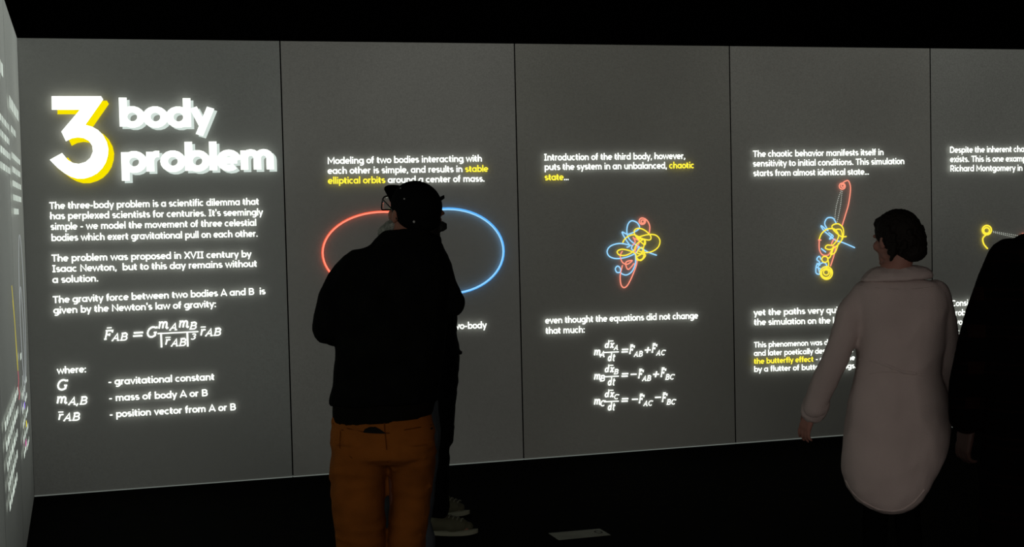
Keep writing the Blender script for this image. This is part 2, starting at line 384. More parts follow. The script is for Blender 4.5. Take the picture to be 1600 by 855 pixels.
# panel 3
text_line('Introduction of the third body, however,', (850, 251), (1071, 248.5), 10.4, P3)
text_line('puts the system in an unbalanced, chaotic', (850.5, 266), (1085, 263), 10.4, P3,
          parts=[('puts the system in an unbalanced, ', M_WHITE), ('chaotic', M_YEL)])
text_line('state...', (851, 282), (889, 281.5), 10.4, P3, parts=[('state', M_YEL), ('...', M_WHITE)])
text_line('even thought the equations did not change', (852, 506), (1091, 498), 10.4, P3)
text_line('that much:', (852.5, 522), (914, 520), 10.4, P3)
for k, (y, sub, rhs) in enumerate([(546, 'A', [('F', 982, 0), ('AB', 990, 3), ('+', 1005, 0), ('F', 1017, -2), ('AC', 1025, 1)]),
                                   (584, 'B', [('-', 983, 0), ('F', 996, 0), ('AB', 1003, 3), ('+', 1018, 0), ('F', 1031, -2), ('BC', 1039, 1)]),
                                   (623, 'C', [('-', 985, 0), ('F', 997, 0), ('AC', 1005, 3), ('-', 1021, -3), ('F', 1033, -2), ('BC', 1041, 1)])]):
    it = [('m', 926.5, y + 10, 13, 13), (sub, 937, y + 12, 9, 8), ('dx', 944, y - 2, 11, 15.5), (sub, 958.5, y + 1, 7.5, 7.5),
          ('bar', 953, y - 13, 958.5, y - 13.2, 1.3), ('bar', 943.5, y + 5, 967, y + 4, 1.7), ('dt', 949, y + 18.5, 12, 12), ('=', 969, y + 8.5, 13, 13)]
    for s, x, dy in rhs:
        if s == 'F': it += [(s, x, y + 7 + dy, 12, 8), ('bar', x + 3, y - 7 + dy, x + 7.5, y - 7.2 + dy, 1.3)]
        elif s in '+-': it.append((s, x, y + 7 + dy, 12, 12))
        else: it.append((s, x, y + 8.5 + dy, 8, 14))
    formula(it, P3, w=.12, drift=.04)
# panel 4
text_line('The chaotic behavior manifests itself in', (1176.5, 245.5), (1381, 242.5), 10, P4)
text_line('sensitivity to initial conditions. This simulation', (1176.5, 260.5), (1413.5, 256.5), 10, P4)
text_line('starts from almost identical state...', (1177, 275.5), (1358, 273), 10, P4)
text_line('yet the paths very quickly diverge from', (1177.5, 493.5), (1409, 486), 10, P4)
text_line('the simulation on the left.', (1178, 508.5), (1322, 505), 10, P4)
text_line('This phenomenon was discovered', (1178, 543.5), (1338, 537.5), 8.8, P4)
text_line('and later poetically described as', (1178, 556.5), (1333, 551), 8.8, P4)
text_line('the butterfly effect - a hurricane', (1178, 569), (1336, 563), 8.8, P4,
          parts=[('the butterfly effect', M_YEL), (' - a hurricane', M_WHITE)])
text_line("by a flutter of butterfly's wings.", (1178, 581.5), (1338, 575.5), 8.8, P4)
# panel 5
text_line('Despite the inherent chaos, order', (1484, 239), (1641, 237), 9.6, P5)
text_line('exists. This is one example found', (1484.5, 253.5), (1643, 252), 9.6, P5)
text_line('Richard Montgomery in', (1484.5, 268), (1598, 267), 9.6, P5)
text_line('Consider', (1486, 479), (1529, 477), 9.6, P5)
text_line('problem', (1486, 494), (1527, 492), 9.6, P5)
text_line('vor', (1493, 508), (1508, 507.5), 9.6, P5)
text_line('co', (1494, 523), (1506, 522.5), 9.6, P5)
text_line('a', (1496, 537), (1502, 536.5), 9.6, P5)

# ------------------------------------------------------------------ glowing traces
def spline(pts, n=6, closed=False):
    P = [Vector(p) for p in pts]; out = []
    N = len(P)
    rng = range(N if closed else N - 1)
    for i in rng:
        g = (lambda k: P[k % N]) if closed else (lambda k: P[max(0, min(N - 1, k))])
        p0, p1, p2, p3 = g(i - 1), g(i), g(i + 1), g(i + 2)
        for j in range(n):
            t = j / n
            out.append(.5 * ((2 * p1) + (p2 - p0) * t + (2 * p0 - 5 * p1 + 4 * p2 - p3) * t * t + (3 * p1 - p0 - 3 * p2 + p3) * t ** 3))
    if not closed: out.append(P[-1])
    else: out.append(out[0].copy())
    return out
def wire(bm, pts3, r, n=6):
    """round tube along 3-D points"""
    rings = []
    closed = (pts3[0] - pts3[-1]).length < 1e-6
    for i, p in enumerate(pts3):
        a = pts3[max(0, i - 1)]; b = pts3[min(len(pts3) - 1, i + 1)]; t = (b - a)
        if t.length < 1e-9: t = UP.copy()
        t.normalize(); u = t.cross(WN)
        if u.length < .1: u = t.cross(UP)
        u.normalize(); v = t.cross(u)
        rings.append([bm.verts.new(p + u * (r * math.cos(2 * math.pi * k / n)) + v * (r * math.sin(2 * math.pi * k / n))) for k in range(n)])
    for i in range(len(rings) - 1):
        for k in range(n): bm.faces.new((rings[i][k], rings[i][(k + 1) % n], rings[i + 1][(k + 1) % n], rings[i + 1][k]))
def trace(name, strokes, m, parent, px_r=1.0, o=(0, 0), sc=1.0, off=0.012, hit=wall_at, n=6):
    bm = bmesh.new()
    ppm = 250.0
    for st in strokes:
        pts = spline(st, n) if len(st) > 2 else [Vector(p) for p in st]
        pts3 = [hit(o[0] + p[0] / sc, o[1] + p[1] / sc, off) for p in pts]
        wire(bm, pts3, px_r / ppm)
    bmesh.ops.recalc_face_normals(bm, faces=bm.faces)
    put(name, mesh(name, bm), m, parent)
def circ(cx, cy, r, a0=0, a1=360, n=12): return [(cx + r * math.cos(math.radians(a0 + (a1 - a0) * i / n)), cy + r * math.sin(math.radians(a0 + (a1 - a0) * i / n))) for i in range(n + 1)]
def ell(cx, cy, rx, ry, a0, a1, n=40): return [(cx + rx * math.cos(math.radians(a0 + (a1 - a0) * i / n)), cy + ry * math.sin(math.radians(a0 + (a1 - a0) * i / n))) for i in range(n + 1)]
trace('red_orbit', [ell(600, 395, 96, 64, 60, 300)], M_RED, P2, 1.9, n=1, off=.010)
trace('red_orbit_core', [ell(600, 395, 95.6, 63.6, 60, 300)], M_REDC, P2, 1.0, n=1, off=.018)
trace('blue_orbit', [ell(700, 392.5, 87, 66.5, -120, 120)], M_BLUE, P2, 1.9, n=1, off=.010)
trace('blue_orbit_core', [ell(700, 393, 86, 65.6, -120, 120)], M_BLUEC, P2, 1.0, n=1, off=.018)
o, s = (820, 220), 3.42
trace('blue_trace', [[(705, 612), (670, 600), (640, 585), (600, 560), (562, 530), (546, 495), (550, 450), (570, 428), (600, 438), (613, 465), (590, 485), (550, 500), (520, 488), (538, 525), (560, 560), (545, 570)],
    [(570, 560), (510, 549), (460, 562), (440, 590), (452, 618), (490, 630), (545, 622), (595, 598), (606, 570), (585, 552), (570, 575), (585, 590)],
    [(590, 600), (592, 650), (575, 695), (545, 717), (515, 708), (510, 682), (496, 670), (484, 684), (492, 703), (510, 702), (514, 686)]], M_BLUEC, P3, 1.1, o, s)
trace('yellow_trace', [[(523, 545), (540, 520), (580, 502), (630, 524), (668, 530), (672, 508), (640, 478), (606, 468), (584, 484), (600, 520), (640, 556), (640, 530), (600, 520), (655, 502), (700, 505), (722, 532), (713, 568), (680, 592), (640, 598), (610, 590)],
    [(640, 600), (628, 632), (598, 636), (592, 605), (560, 588), (518, 580), (494, 592), (505, 610), (540, 612), (580, 590), (600, 550), (640, 530), (625, 600), (598, 622), (620, 640), (645, 610), (600, 600), (625, 570), (640, 600)]], M_YLINE, P3, 1.1, o, s, off=.016)
trace('red_trace', [circ(628, 430, 17), circ(630, 432, 9), [(640, 415), (658, 432), (668, 460), (664, 500)],
    [(578, 515), (590, 540), (575, 560)], [(522, 590), (510, 615), (522, 650), (548, 660), (575, 640), (540, 650), (552, 688), (585, 655)],
    [(522, 665), (510, 720), (514, 768), (530, 785), (552, 768), (582, 705), (600, 645), (590, 590), (612, 540), (580, 520)]], M_REDC, P3, 1.1, o, s, off=.013)
o, s = (1150, 210), 3.42
trace('red_trace', [circ(568, 277, 16), circ(570, 275, 8), [(568, 262), (585, 250), (602, 250), (612, 290), (602, 370), (585, 430), (566, 492)],
    [(440, 565), (455, 565)], [(446, 560), (445, 610), (460, 642), (490, 646), (512, 620)], [(532, 600), (524, 645), (505, 705)], [(540, 575), (525, 560), (510, 590), (530, 600)]], M_REDC, P4, 1.15, o, s, off=.013)
trace('blue_trace', [[(535, 475), (518, 448), (488, 448), (474, 478), (492, 515), (455, 488), (470, 515), (505, 545), (530, 565), (575, 580), (635, 606)],
    [(495, 525), (520, 545), (500, 560), (515, 535)], [(455, 670), (445, 652), (432, 668), (448, 685), (430, 700), (428, 740), (448, 745), (440, 705), (468, 685), (485, 702), (460, 715)], [(432, 710), (452, 720)], [(432, 690), (450, 700)], [(455, 610), (480, 630)]], M_BLUEC, P4, 1.15, o, s)
trace('yellow_trace', [[(590, 546), (560, 545), (522, 512), (514, 488), (545, 478), (572, 502), (572, 550), (545, 590), (505, 615), (478, 608), (488, 592), (520, 590), (548, 545), (528, 508), (490, 506), (458, 530), (445, 562)],
    circ(483, 740, 33), circ(481, 742, 24), circ(482, 738, 14), circ(484, 746, 29), circ(475, 668, 16), [(548, 580), (530, 630), (505, 640), (520, 600)], [(520, 610), (500, 660), (478, 650)], [(490, 660), (495, 700), (480, 715)], [(522, 512), (560, 510), (566, 560), (535, 600)]], M_YLINE, P4, 1.2, o, s, off=.016)
def dots(a, b, n, parent, o=(0, 0), s=1.0, bend=0.0):
    bm = bmesh.new()
    for i in range(n):
        t = (i + .5) / n; x = a[0] + (b[0] - a[0]) * t + bend * math.sin(math.pi * t); y = a[1] + (b[1] - a[1]) * t
        p = wall_at(o[0] + x / s, o[1] + y / s, .012)
        bmesh.ops.create_icosphere(bm, subdivisions=1, radius=.0032, matrix=Matrix.Translation(p))
    put('dotted_line', mesh('dotted_line', bm), M_DOT, parent)
dots((562, 298), (528, 465), 17, P4, o, s, -8); dots((567, 300), (540, 470), 17, P4, o, s, 4)
o, s = (1440, 200), 2.675
trace('yellow_trace', [circ(273, 427, 19), circ(272, 429, 12), [(270, 446), (256, 462), (260, 485), (276, 505)]], M_YLINE, P5, 1.5, o, s)
dots((296, 432), (412, 452), 14, P5, o, s, 0); dots((298, 436), (410, 462), 14, P5, o, s, 0)
trace('red_trace', [circ(426, 452, 10), [(430, 448), (470, 470), (500, 520)]], M_REDC, P5, .95, o, s)

# ------------------------------------------------------------------ lettering and traces of the left wall, seen almost edge-on (not legible)
def glyph_dash(rows, parent, m=M_LTEXT, hgt=.05):
    """rows: (distance from the corner where the row starts / ends, height)"""
    bm = bmesh.new()
    for t1, t0, z in rows:
        t = t1
        while t > t0 + .03:
            wl = random.uniform(.05, .16); wl = min(wl, t - t0)
            O = CORNER + WN * t + LN * .012 + UP * z
            ribbon(bm, [(0, 0), (wl, 0)], 1, lambda a, b, l: O + LD * a + UP * (b * hgt * .66 + hgt / 2))
            t -= wl + .05
    put('text_line', mesh('text_line', bm), m, parent)
def lt(px, py): 
    p = left_at(px, py, .012) - CORNER; return (p.dot(WN), p.z)

glyph_dash([(1.72, .5, 2.24)], LP[0], hgt=.09)
glyph_dash([(1.66, 1.1, 2.13)], LP[0], hgt=.05)
glyph_dash([(1.70, .62, 2.00 - .07 * k) for k in range(4)] + [(1.70, 1.1, 1.72)], LP[0], hgt=.045)
glyph_dash([(1.60, 1.45, .98)] + [(1.60, 1.2 + .1 * (k % 2), .78 - .075 * k) for k in range(5)], LP[0], hgt=.05)
glyph_dash([(1.18, .85, .80 - .085 * k) for k in range(5)], LP[0], hgt=.045)
M_VIO = emitter('text_violet', (.30, .16, 1.0), .8); M_MAG = emitter('text_magenta', (.9, .12, .5), .7)
glyph_dash([(1.36, 1.24, .70)], LP[0], M_VIO, .05); glyph_dash([(1.36, 1.24, .50)], LP[0], M_MAG, .05); glyph_dash([(1.18, 1.06, .58)], LP[0], M_YEL, .05)
glyph_dash([(3.3 - .03 * k, 1.95 + .12 * k, .86 - .085 * k) for k in range(5)], LP[1], hgt=.055)
glyph_dash([(2.9, 2.3, 2.33)], LP[1], hgt=.09); glyph_dash([(3.3, 1.9, 2.12 - .07 * k) for k in range(4)], LP[1], hgt=.045)
glyph_dash([(4.8, 3.7, 1.06 - .08 * k) for k in range(2)], LP[1], hgt=.05)
def ltrace(name, pts, m, parent, r=.0015):
    bm = bmesh.new()
    p3 = [CORNER + WN * p[0] + LN * .014 + UP * p[1] for p in spline(pts, 8)]
    wire(bm, p3, r); put(name, mesh(name, bm), m, parent)
M_WL = emitter('line_pale', (.55, .6, .6), .55)
ltrace('orbit_trace', ell(1.15, 1.22, .32, .40, 0, 350, 24), M_WL, LP[0])
ltrace('orbit_trace', ell(1.3, 1.05, .20, .30, 20, 330, 20), M_WL, LP[0])
M_LY = emitter('line_left_yellow', (.75, .65, .1), .6); M_LR = emitter('line_left_red', (.8, .15, .2), .6)
ltrace('yellow_trace', [(2.3, 1.40), (2.15, 1.25), (2.05, 1.05), (1.98, .98), (2.12, 1.2), (2.25, 1.33)], M_LY, LP[1])
ltrace('red_trace', [(2.0, .99), (1.95, .93), (2.02, .90), (1.9, .86), (2.0, .84)], M_LR, LP[1])

# ------------------------------------------------------------------ sticker on the floor
M_STICK = mat('sticker_vinyl', (0.30, 0.31, 0.25), 0.6, var=.12, vscale=9)
M_MARK = mat('sticker_print', (0.02, 0.02, 0.015), 0.6)
q = [floor_at(*p, .002) for p in ((857, 833.2), (937, 826.3), (954, 836), (873, 843.8))]
bm = bmesh.new(); lo = [bm.verts.new(p - UP * .0019) for p in q]; hi = [bm.verts.new(p) for p in q]
bm.faces.new(hi); bm.faces.new(lo[::-1])
for i in range(4): bm.faces.new((lo[i], lo[(i + 1) % 4], hi[(i + 1) % 4], hi[i]))
bmesh.ops.recalc_face_normals(bm, faces=bm.faces)
cen = sum(q, Vector()) / 4
ST = empty('floor_sticker', Vector((cen.x, cen.y, 0)), 'pale grey rectangular sticker lying alone on the black floor', 'sticker')
put('sheet', mesh('sheet', bm), M_STICK, ST)
bm = bmesh.new(); e1 = (q[1] - q[0]).normalized(); e2 = (q[2] - q[1]).normalized(); mc = floor_at(935, 831.5, .0028)
ribbon(bm, circ(0, 0, 1, n=20), .5, lambda a, b, l: mc + e1 * (a * .017) + e2 * (b * .028))
put('printed_mark', mesh('printed_mark', bm), M_MARK, ST)

# ------------------------------------------------------------------ modelling of people
def limb(bm, pts, rad, n=14, flat=None):
    """closed round tube with hemispherical ends; rad = radius per point"""
    P = [Vector(p) for p in pts]; rings = []
    d0 = (P[1] - P[0]).normalized(); d1 = (P[-1] - P[-2]).normalized()
    seq = [(P[0] - d0 * rad[0] * c, rad[0] * s_, d0) for c, s_ in ((.94, .34), (.7, .71), (.35, .94))]
    for i, p in enumerate(P):
        t = ((P[min(i + 1, len(P) - 1)] - P[max(i - 1, 0)])).normalized(); seq.append((p, rad[i], t))
    seq += [(P[-1] + d1 * rad[-1] * c, rad[-1] * s_, d1) for c, s_ in ((.35, .94), (.7, .71), (.94, .34))]
    ref = Vector((0, 0, 1)) if abs(d0.z) < .8 else Vector((0, 1, 0))
    u = None
    for p, r, t in seq:
        u = (ref if u is None else u) ; u = (u - t * u.dot(t))
        if u.length < 1e-4: u = t.orthogonal()
        u.normalize(); v = t.cross(u)
        rings.append([bm.verts.new(p + u * (r * math.cos(2 * math.pi * k / n)) + v * (r * math.sin(2 * math.pi * k / n))) for k in range(n)])
    for i in range(len(rings) - 1):
        for k in range(n): bm.faces.new((rings[i][k], rings[i][(k + 1) % n], rings[i + 1][(k + 1) % n], rings[i + 1][k]))
    bm.faces.new(rings[0][::-1]); bm.faces.new(rings[-1])
def ball(bm, c, r, M=None, seg=16):
    mm = Matrix.Translation(Vector(c)) @ Matrix.Diagonal((*r, 1))
    if M is not None: mm = M @ mm
    bmesh.ops.create_uvsphere(bm, u_segments=seg, v_segments=seg * 2 // 3, radius=1, matrix=mm)
def loft(bm, rings, n=28, hollow=0.0):
    """stack of ellipses; each ring = (left point, right point, half depth[, squareness]); closed at both ends"""
    R = []
    def ring(c, ax, d, e):
        out = []
        for k in range(n):
            t = 2 * math.pi * k / n; c_, s_ = math.cos(t), math.sin(t)
            out.append(bm.verts.new(c + ax * (math.copysign(abs(c_) ** e, c_)) + Vector((0, 1, 0)) * (d * math.copysign(abs(s_) ** e, s_))))
        return out
    for r in rings:
        a, b, d = r[:3]; e = r[3] if len(r) > 3 else .85
        R.append(ring((a + b) / 2, (b - a) / 2, d, e))
    if hollow:
        a, b, d = rings[-1][:3]; c = (a + b) / 2
        R.append(ring(c, (b - a) / 2 * .86, d * .84, .9))
        R.append(ring(c + UP * hollow, (b - a) / 2 * .82, d * .80, .9))
    for i in range(len(R) - 1):
        for k in range(n): bm.faces.new((R[i][k], R[i][(k + 1) % n], R[i + 1][(k + 1) % n], R[i + 1][k]))
    bm.faces.new(R[0][::-1]); bm.faces.new(R[-1])
def fuse(name, bm, m, parent, voxel=.008, smooth=4, wrinkle=0.0, wsize=.09, stretch=(1, 1, 1), **kw):
    """melt the pieces of bm into one continuous skin, then relax it and give it soft folds"""
    bmesh.ops.recalc_face_normals(bm, faces=bm.faces)
    me = mesh(name, bm); t = bpy.data.objects.new('tmp', me); C.objects.link(t)
    r = t.modifiers.new('r', 'REMESH'); r.mode = 'VOXEL'; r.voxel_size = voxel
    if smooth:
        s_ = t.modifiers.new('s', 'SMOOTH'); s_.factor = .5; s_.iterations = smooth
    dg = bpy.context.evaluated_depsgraph_get()
    out = bpy.data.meshes.new_from_object(t.evaluated_get(dg)); bpy.data.objects.remove(t); bpy.data.meshes.remove(me)
    out.name = name
    if wrinkle:
        N = len(out.vertices); co = [0.0] * (3 * N); no = [0.0] * (3 * N)
        out.vertices.foreach_get('co', co); out.vertex_normals.foreach_get('vector', no)
        for i in range(0, 3 * N, 3):
            p = Vector((co[i] * stretch[0], co[i + 1] * stretch[1], co[i + 2] * stretch[2])) / wsize
            k = wrinkle * (1 - abs(noise.noise(p)) * 2.2 + .5 * noise.noise(p * 2.3))
            co[i] += no[i] * k; co[i + 1] += no[i + 1] * k; co[i + 2] += no[i + 2] * k
        out.vertices.foreach_set('co', co); out.update()
    return put(name, out, m, parent, smooth=True, **kw)
SKIN = mat('skin', (0.30, 0.13, 0.085), 0.6, 0.1, 400, spec=.3)
SKIN2 = mat('skin_fair', (0.36, 0.17, 0.13), 0.6, 0.1, 400, spec=.3)
HAIRD = mat('hair_dark', (0.010, 0.007, 0.005), 0.7, 0.4, 160, spec=.15)
HAIRG = mat('beard_grey', (0.30, 0.31, 0.27), 0.85, 0.8, 220, spec=.1, var=.4, vscale=60)
HAIRB = mat('beard_dark_grey', (0.05, 0.05, 0.045), 0.85, 0.8, 220, spec=.1, var=.4, vscale=60)
EYE_M = mat('eye', (0.5, 0.5, 0.48), 0.3, spec=.4)
def head_matrix(c, yaw, pitch=0, roll=0, s=1.0):
    return Matrix.Translation(c) @ Matrix.Rotation(math.radians(yaw), 4, 'Z') @ Matrix.Rotation(math.radians(pitch), 4, 'X') @ Matrix.Rotation(math.radians(roll), 4, 'Y') @ Matrix.Scale(s, 4)
def head_pieces(bm, H, neck):
    B = lambda c, r: ball(bm, c, r, H)
    B((0, -.015, .035), (.075, .094, .083)); B((0, .022, -.022), (.063, .068, .08)); B((0, .04, -.072), (.047, .045, .038))
    for s_ in (-1, 1):
        B((s_ * .038, .062, -.022), (.026, .025, .024)); B((s_ * .030, .078, .022), (.026, .014, .010))
        B((s_ * .050, .0, -.062), (.016, .034, .022)); B((s_ * .079, -.004, -.006), (.010, .018, .031)); B((s_ * .083, -.010, .010), (.007, .014, .014))
        B((s_ * .011, .096, -.026), (.008, .009, .007))
    limb(bm, [H @ Vector((0, .084, .016)), H @ Vector((0, .098, -.006)), H @ Vector((0, .106, -.022))], [.007, .009, .011], 10)
    B((0, .085, -.050), (.024, .012, .0065)); B((0, .083, -.063), (.021, .012, .0075)); B((0, .078, -.094), (.020, .017, .015))
    limb(bm, [H @ Vector((0, -.012, -.03)), H @ Vector((0, -.018, -.09)), neck], [.056, .054, .062], 16)
def add_eyes(H, parent):
    for s_ in (-1, 1):
        bm = bmesh.new(); ball(bm, (s_ * .030, .0745, .003), (.0115, .010, .008), H, 12); put('eye', mesh('eye', bm), EYE_M, parent, smooth=True)
def hand_pieces(bm, wrist, dir_, palm_n, side, curl=.35, s=1.0):
    """palm, four unequal bent fingers and a thumb leaving the side; palm_n = where the palm faces"""
    d = Vector(dir_).normalized(); nn = Vector(palm_n); nn = (nn - d * nn.dot(d)).normalized(); x = d.cross(nn) * side
    w0 = Vector(wrist)
    for k in range(4):
        o_ = (-.030, -.010, .010, .029)[k] * s
        limb(bm, [w0 + x * (o_ * .55), w0 + d * .045 * s + x * (o_ * .8), w0 + d * .088 * s + x * o_], [.015 * s, .015 * s, .0125 * s], 10)
        l = (.070, .080, .076, .060)[k] * s; c = curl * (1 + .15 * k)
        p = w0 + d * .090 * s + x * (o_ * 1.08); a = d.copy(); pts = [p]
        fan = x * ((-.10, -.03, .04, .12)[k])
        for j, f_ in enumerate((.42, .32, .26)):
            ang = c * (j + .7); dd = (d * math.cos(ang) + nn * math.sin(ang) + fan).normalized(); p = p + dd * (l * f_); pts.append(p)
        limb(bm, pts, [.0098 * s, .009 * s, .0085 * s, .0072 * s], 10)
    p = w0 + d * .018 * s - x * .026 * s; q1 = p + (d * .75 - x * .62 + nn * .25).normalized() * .042 * s; q2 = q1 + (d * .9 - x * .22 + nn * .4).normalized() * .032 * s; q3 = q2 + (d * .95 + nn * .45).normalized() * .024 * s
    limb(bm, [p, q1, q2, q3], [.016 * s, .0125 * s, .011 * s, .009 * s], 10)
def body(parent, H, j, m, k=1.0, hands=(None, None), voxel=.006):
    """one continuous skin from head to feet, limbs tapering, hidden under the clothes where the photograph hides it"""
    bm = bmesh.new(); head_pieces(bm, H, j['neck'])
    sl, s2, hl, h2, nk = j['shl'], j['shr'], j['hipl'], j['hipr'], j['neck']
    mid = (hl + h2) / 2; ch = (sl + s2) / 2; ax = (s2 - sl) / 2
    axh = (h2 - hl)
    loft(bm, [(nk - ax * .28, nk + ax * .28, .05 * k), (ch - ax * .8 + UP * .02, ch + ax * .8 + UP * .02, .075 * k), (ch - ax * .86 - UP * .1, ch + ax * .86 - UP * .1, .10 * k),
              ((ch * .45 + mid * .55) - ax * .66, (ch * .45 + mid * .55) + ax * .66, .088 * k), (mid - axh * .82 + UP * .03, mid + axh * .82 + UP * .03, .098 * k), (mid - axh * .7 - UP * .05, mid + axh * .7 - UP * .05, .08 * k)])
    for i, (sh, el, wr) in enumerate(((j['shl'], j['ell'], j['wrl']), (j['shr'], j['elr'], j['wrr']))):
        limb(bm, [sh - (sh - ch) * .12, (sh + el) / 2, el], [.047 * k, .042 * k, .034 * k]); limb(bm, [el, el.lerp(wr, .35), wr], [.034 * k, .036 * k, .024 * k])
        hd = hands[i]
        if hd: hand_pieces(bm, wr, hd[0], hd[1], hd[2], hd[3], hd[4] if len(hd) > 4 else 1.0)
    for hp, kn, an, toe in ((hl, j['knl'], j['anl'], j['tol']), (h2, j['knr'], j['anr'], j['tor'])):
        limb(bm, [hp, hp.lerp(kn, .5), kn], [.064 * k, .056 * k, .044 * k]); limb(bm, [kn, kn.lerp(an, .3), kn.lerp(an, .7), an], [.042 * k, .043 * k, .034 * k, .030 * k])
        limb(bm, [an - UP * .03, an.lerp(toe, .6) - UP * .025, toe], [.034, .030, .022])
    return fuse('body', bm, m, parent, voxel, 3)
def shoes(parent, ank, toe, m, ms, w=.045):
    for a, t in zip(ank, toe):
        d = Vector((t.x - a.x, t.y - a.y, 0)).normalized(); g = Vector((a.x, a.y, 0)); x = d.cross(UP)
        L_ = Vector((t.x - a.x, t.y - a.y, 0)).length
        bm = bmesh.new()
        limb(bm, [g - d * .035 + UP * .055, g + d * (L_ * .45) + UP * .058, g + d * (L_ * .85) + UP * .05], [.043, .042, .034])
        limb(bm, [g + x * .012 + d * (L_ * .5) + UP * .045, g - x * .01 + d * (L_ + .01) + UP * .042], [.038, .026])
        limb(bm, [g - d * .03 + UP * .06, g + UP * .10], [.042, .042])
        up_ = fuse('shoe', bm, m, parent, .006, 3)
        bm = bmesh.new(); n = 24; lo = []; hi = []
        for i in range(n):
            t_ = 2 * math.pi * i / n; lx = math.cos(t_); ly = math.sin(t_)
            p = g + d * (L_ * .40 + lx * (L_ * .5 + .078)) + x * (ly * w * (1 - .18 * max(0, lx)))
            lo.append(bm.verts.new(g + (p - g) * 1.0 + UP * (.002 + .012 * max(0, lx) ** 4))); hi.append(bm.verts.new(p + UP * (.022 + .012 * max(0, lx) ** 3)))
        bm.faces.new(lo[::-1]); bm.faces.new(hi)
        for i in range(n): bm.faces.new((lo[i], lo[(i + 1) % n], hi[(i + 1) % n], hi[i]))
        bmesh.ops.recalc_face_normals(bm, faces=bm.faces)
        put('sole', mesh('sole', bm), ms, up_)
        for i in range(4):
            bm = bmesh.new(); p = g + d * (L_ * .38 + .022 * i) + UP * (.102 - .006 * i)
            limb(bm, [p - x * .026 - UP * .006, p + UP * .002, p + x * .026 - UP * .006], [.0035] * 3, 6); put('lace', mesh('lace', bm), ms, up_)
def on_surface(ob, parent, name, pts, m, lift=.003, width=None, thick=None):
    """strip or patch of cloth laid on a garment: points given in photograph pixels, dropped onto the mesh"""
    me = ob.data; bv = BVHTree.FromPolygons([v.co for v in me.vertices], [tuple(p.vertices) for p in me.polygons])
    def hit(px, py):
        h = bv.ray_cast(EYEP, ray(px, py).normalized())
        return h[0] + h[1] * lift if h[0] else None
    bm = bmesh.new()
    if width:
        P = [hit(*p) for p in pts]; P = [p for p in P if p]
        if len(P) > 1: limb(bm, P, [width] * len(P), 6)
    else:
        rows = [[hit(*p) for p in r] for r in pts]
        V = [[bm.verts.new(p) if p else None for p in r] for r in rows]
        for i in range(len(V) - 1):
            for k in range(len(V[0]) - 1):
                f = [V[i][k], V[i][k + 1], V[i + 1][k + 1], V[i + 1][k]]
                if all(f): bm.faces.new(f)
    return put(name, mesh(name, bm), m, parent, smooth=True)
def grid(x0, y0, x1, y1, nx=8, ny=8): return [[(x0 + (x1 - x0) * i / nx, y0 + (y1 - y0) * k / ny) for i in range(nx + 1)] for k in range(ny + 1)]
def rows_to_rings(rows, Y):
    """rows: (yl, yr, xl, xr, half depth, offset in depth[, squareness]) in photograph pixels at depth Y"""
    out = []
    for r in rows:
        yl, yr, xl, xr, d, dy = r[:6]
        out.append((at(xl, yl, Y + dy), at(xr, yr, Y + dy), d) + tuple(r[6:]))
    return out

# ================================================================== person in the orange trousers (from behind)
YA = 4.90
A_ = lambda x, y, d=0.0: at(x, y, YA + d)
def foot(x, Y, dx=0.0): return Vector((x, Y, 0))
ga = at(600, 600, YA); PA = empty('person', Vector((ga.x, YA, 0)), 'person in black jacket, orange trousers and black cap, back turned', 'person')
HA = head_matrix(A_(645, 334, .0), 37, 17, 0, .92)
hipL, hipR = A_(563, 700), A_(634, 700)
fl, fr = Vector((A_(566, 800).x, YA + .0, 0)), Vector((A_(628, 800).x, YA + .05, 0))
ja = dict(neck=A_(628, 392, .0), shl=A_(550, 424), shr=A_(676, 422), ell=A_(512, 518, -.02), elr=A_(706, 476, 0), wrl=A_(560, 502, .25), wrr=A_(668, 470, .26),
          hipl=hipL, hipr=hipR, knl=Vector((fl.x + .01, YA + .02, .49)), knr=Vector((fr.x, YA + .07, .49)), anl=fl + UP * .09, anr=fr + UP * .09,
          tol=fl + Vector((-.05, .17, .035)), tor=fr + Vector((.04, .17, .035)))
body(PA, HA, ja, SKIN, 1.0, hands=((Vector((.9, .3, .05)), Vector((0, -.6, -.6)), 1, .3, .95), (Vector((-.8, .45, .0)), Vector((0, -.6, -.6)), -1, .35, .95)))
add_eyes(HA, PA)
M_JACK = mat('jacket_black', (0.0045, 0.0048, 0.0042), 0.95, 0.35, 240, spec=0.03, var=.3, vscale=14)
M_KNIT = mat('sweater_black', (0.006, 0.0055, 0.004), 0.95, 0.5, 320, spec=0.03)
M_CAP = mat('cap_black', (0.004, 0.004, 0.004), 0.95, 0.4, 300, spec=0.03)
M_PANT = mat('orange_twill', (0.27, 0.083, 0.014), 0.9, 0.45, 380, spec=0.05, var=.16, vscale=12)
M_SEAM = mat('orange_stitching', (0.13, 0.036, 0.006), 0.9, 0.2, 300, spec=0.05)
M_METAL = mat('pale_metal', (0.35, 0.35, 0.33), 0.4, spec=.5)
M_DARK = mat('wallet_black', (0.004, 0.004, 0.004), 0.7, spec=0.1)
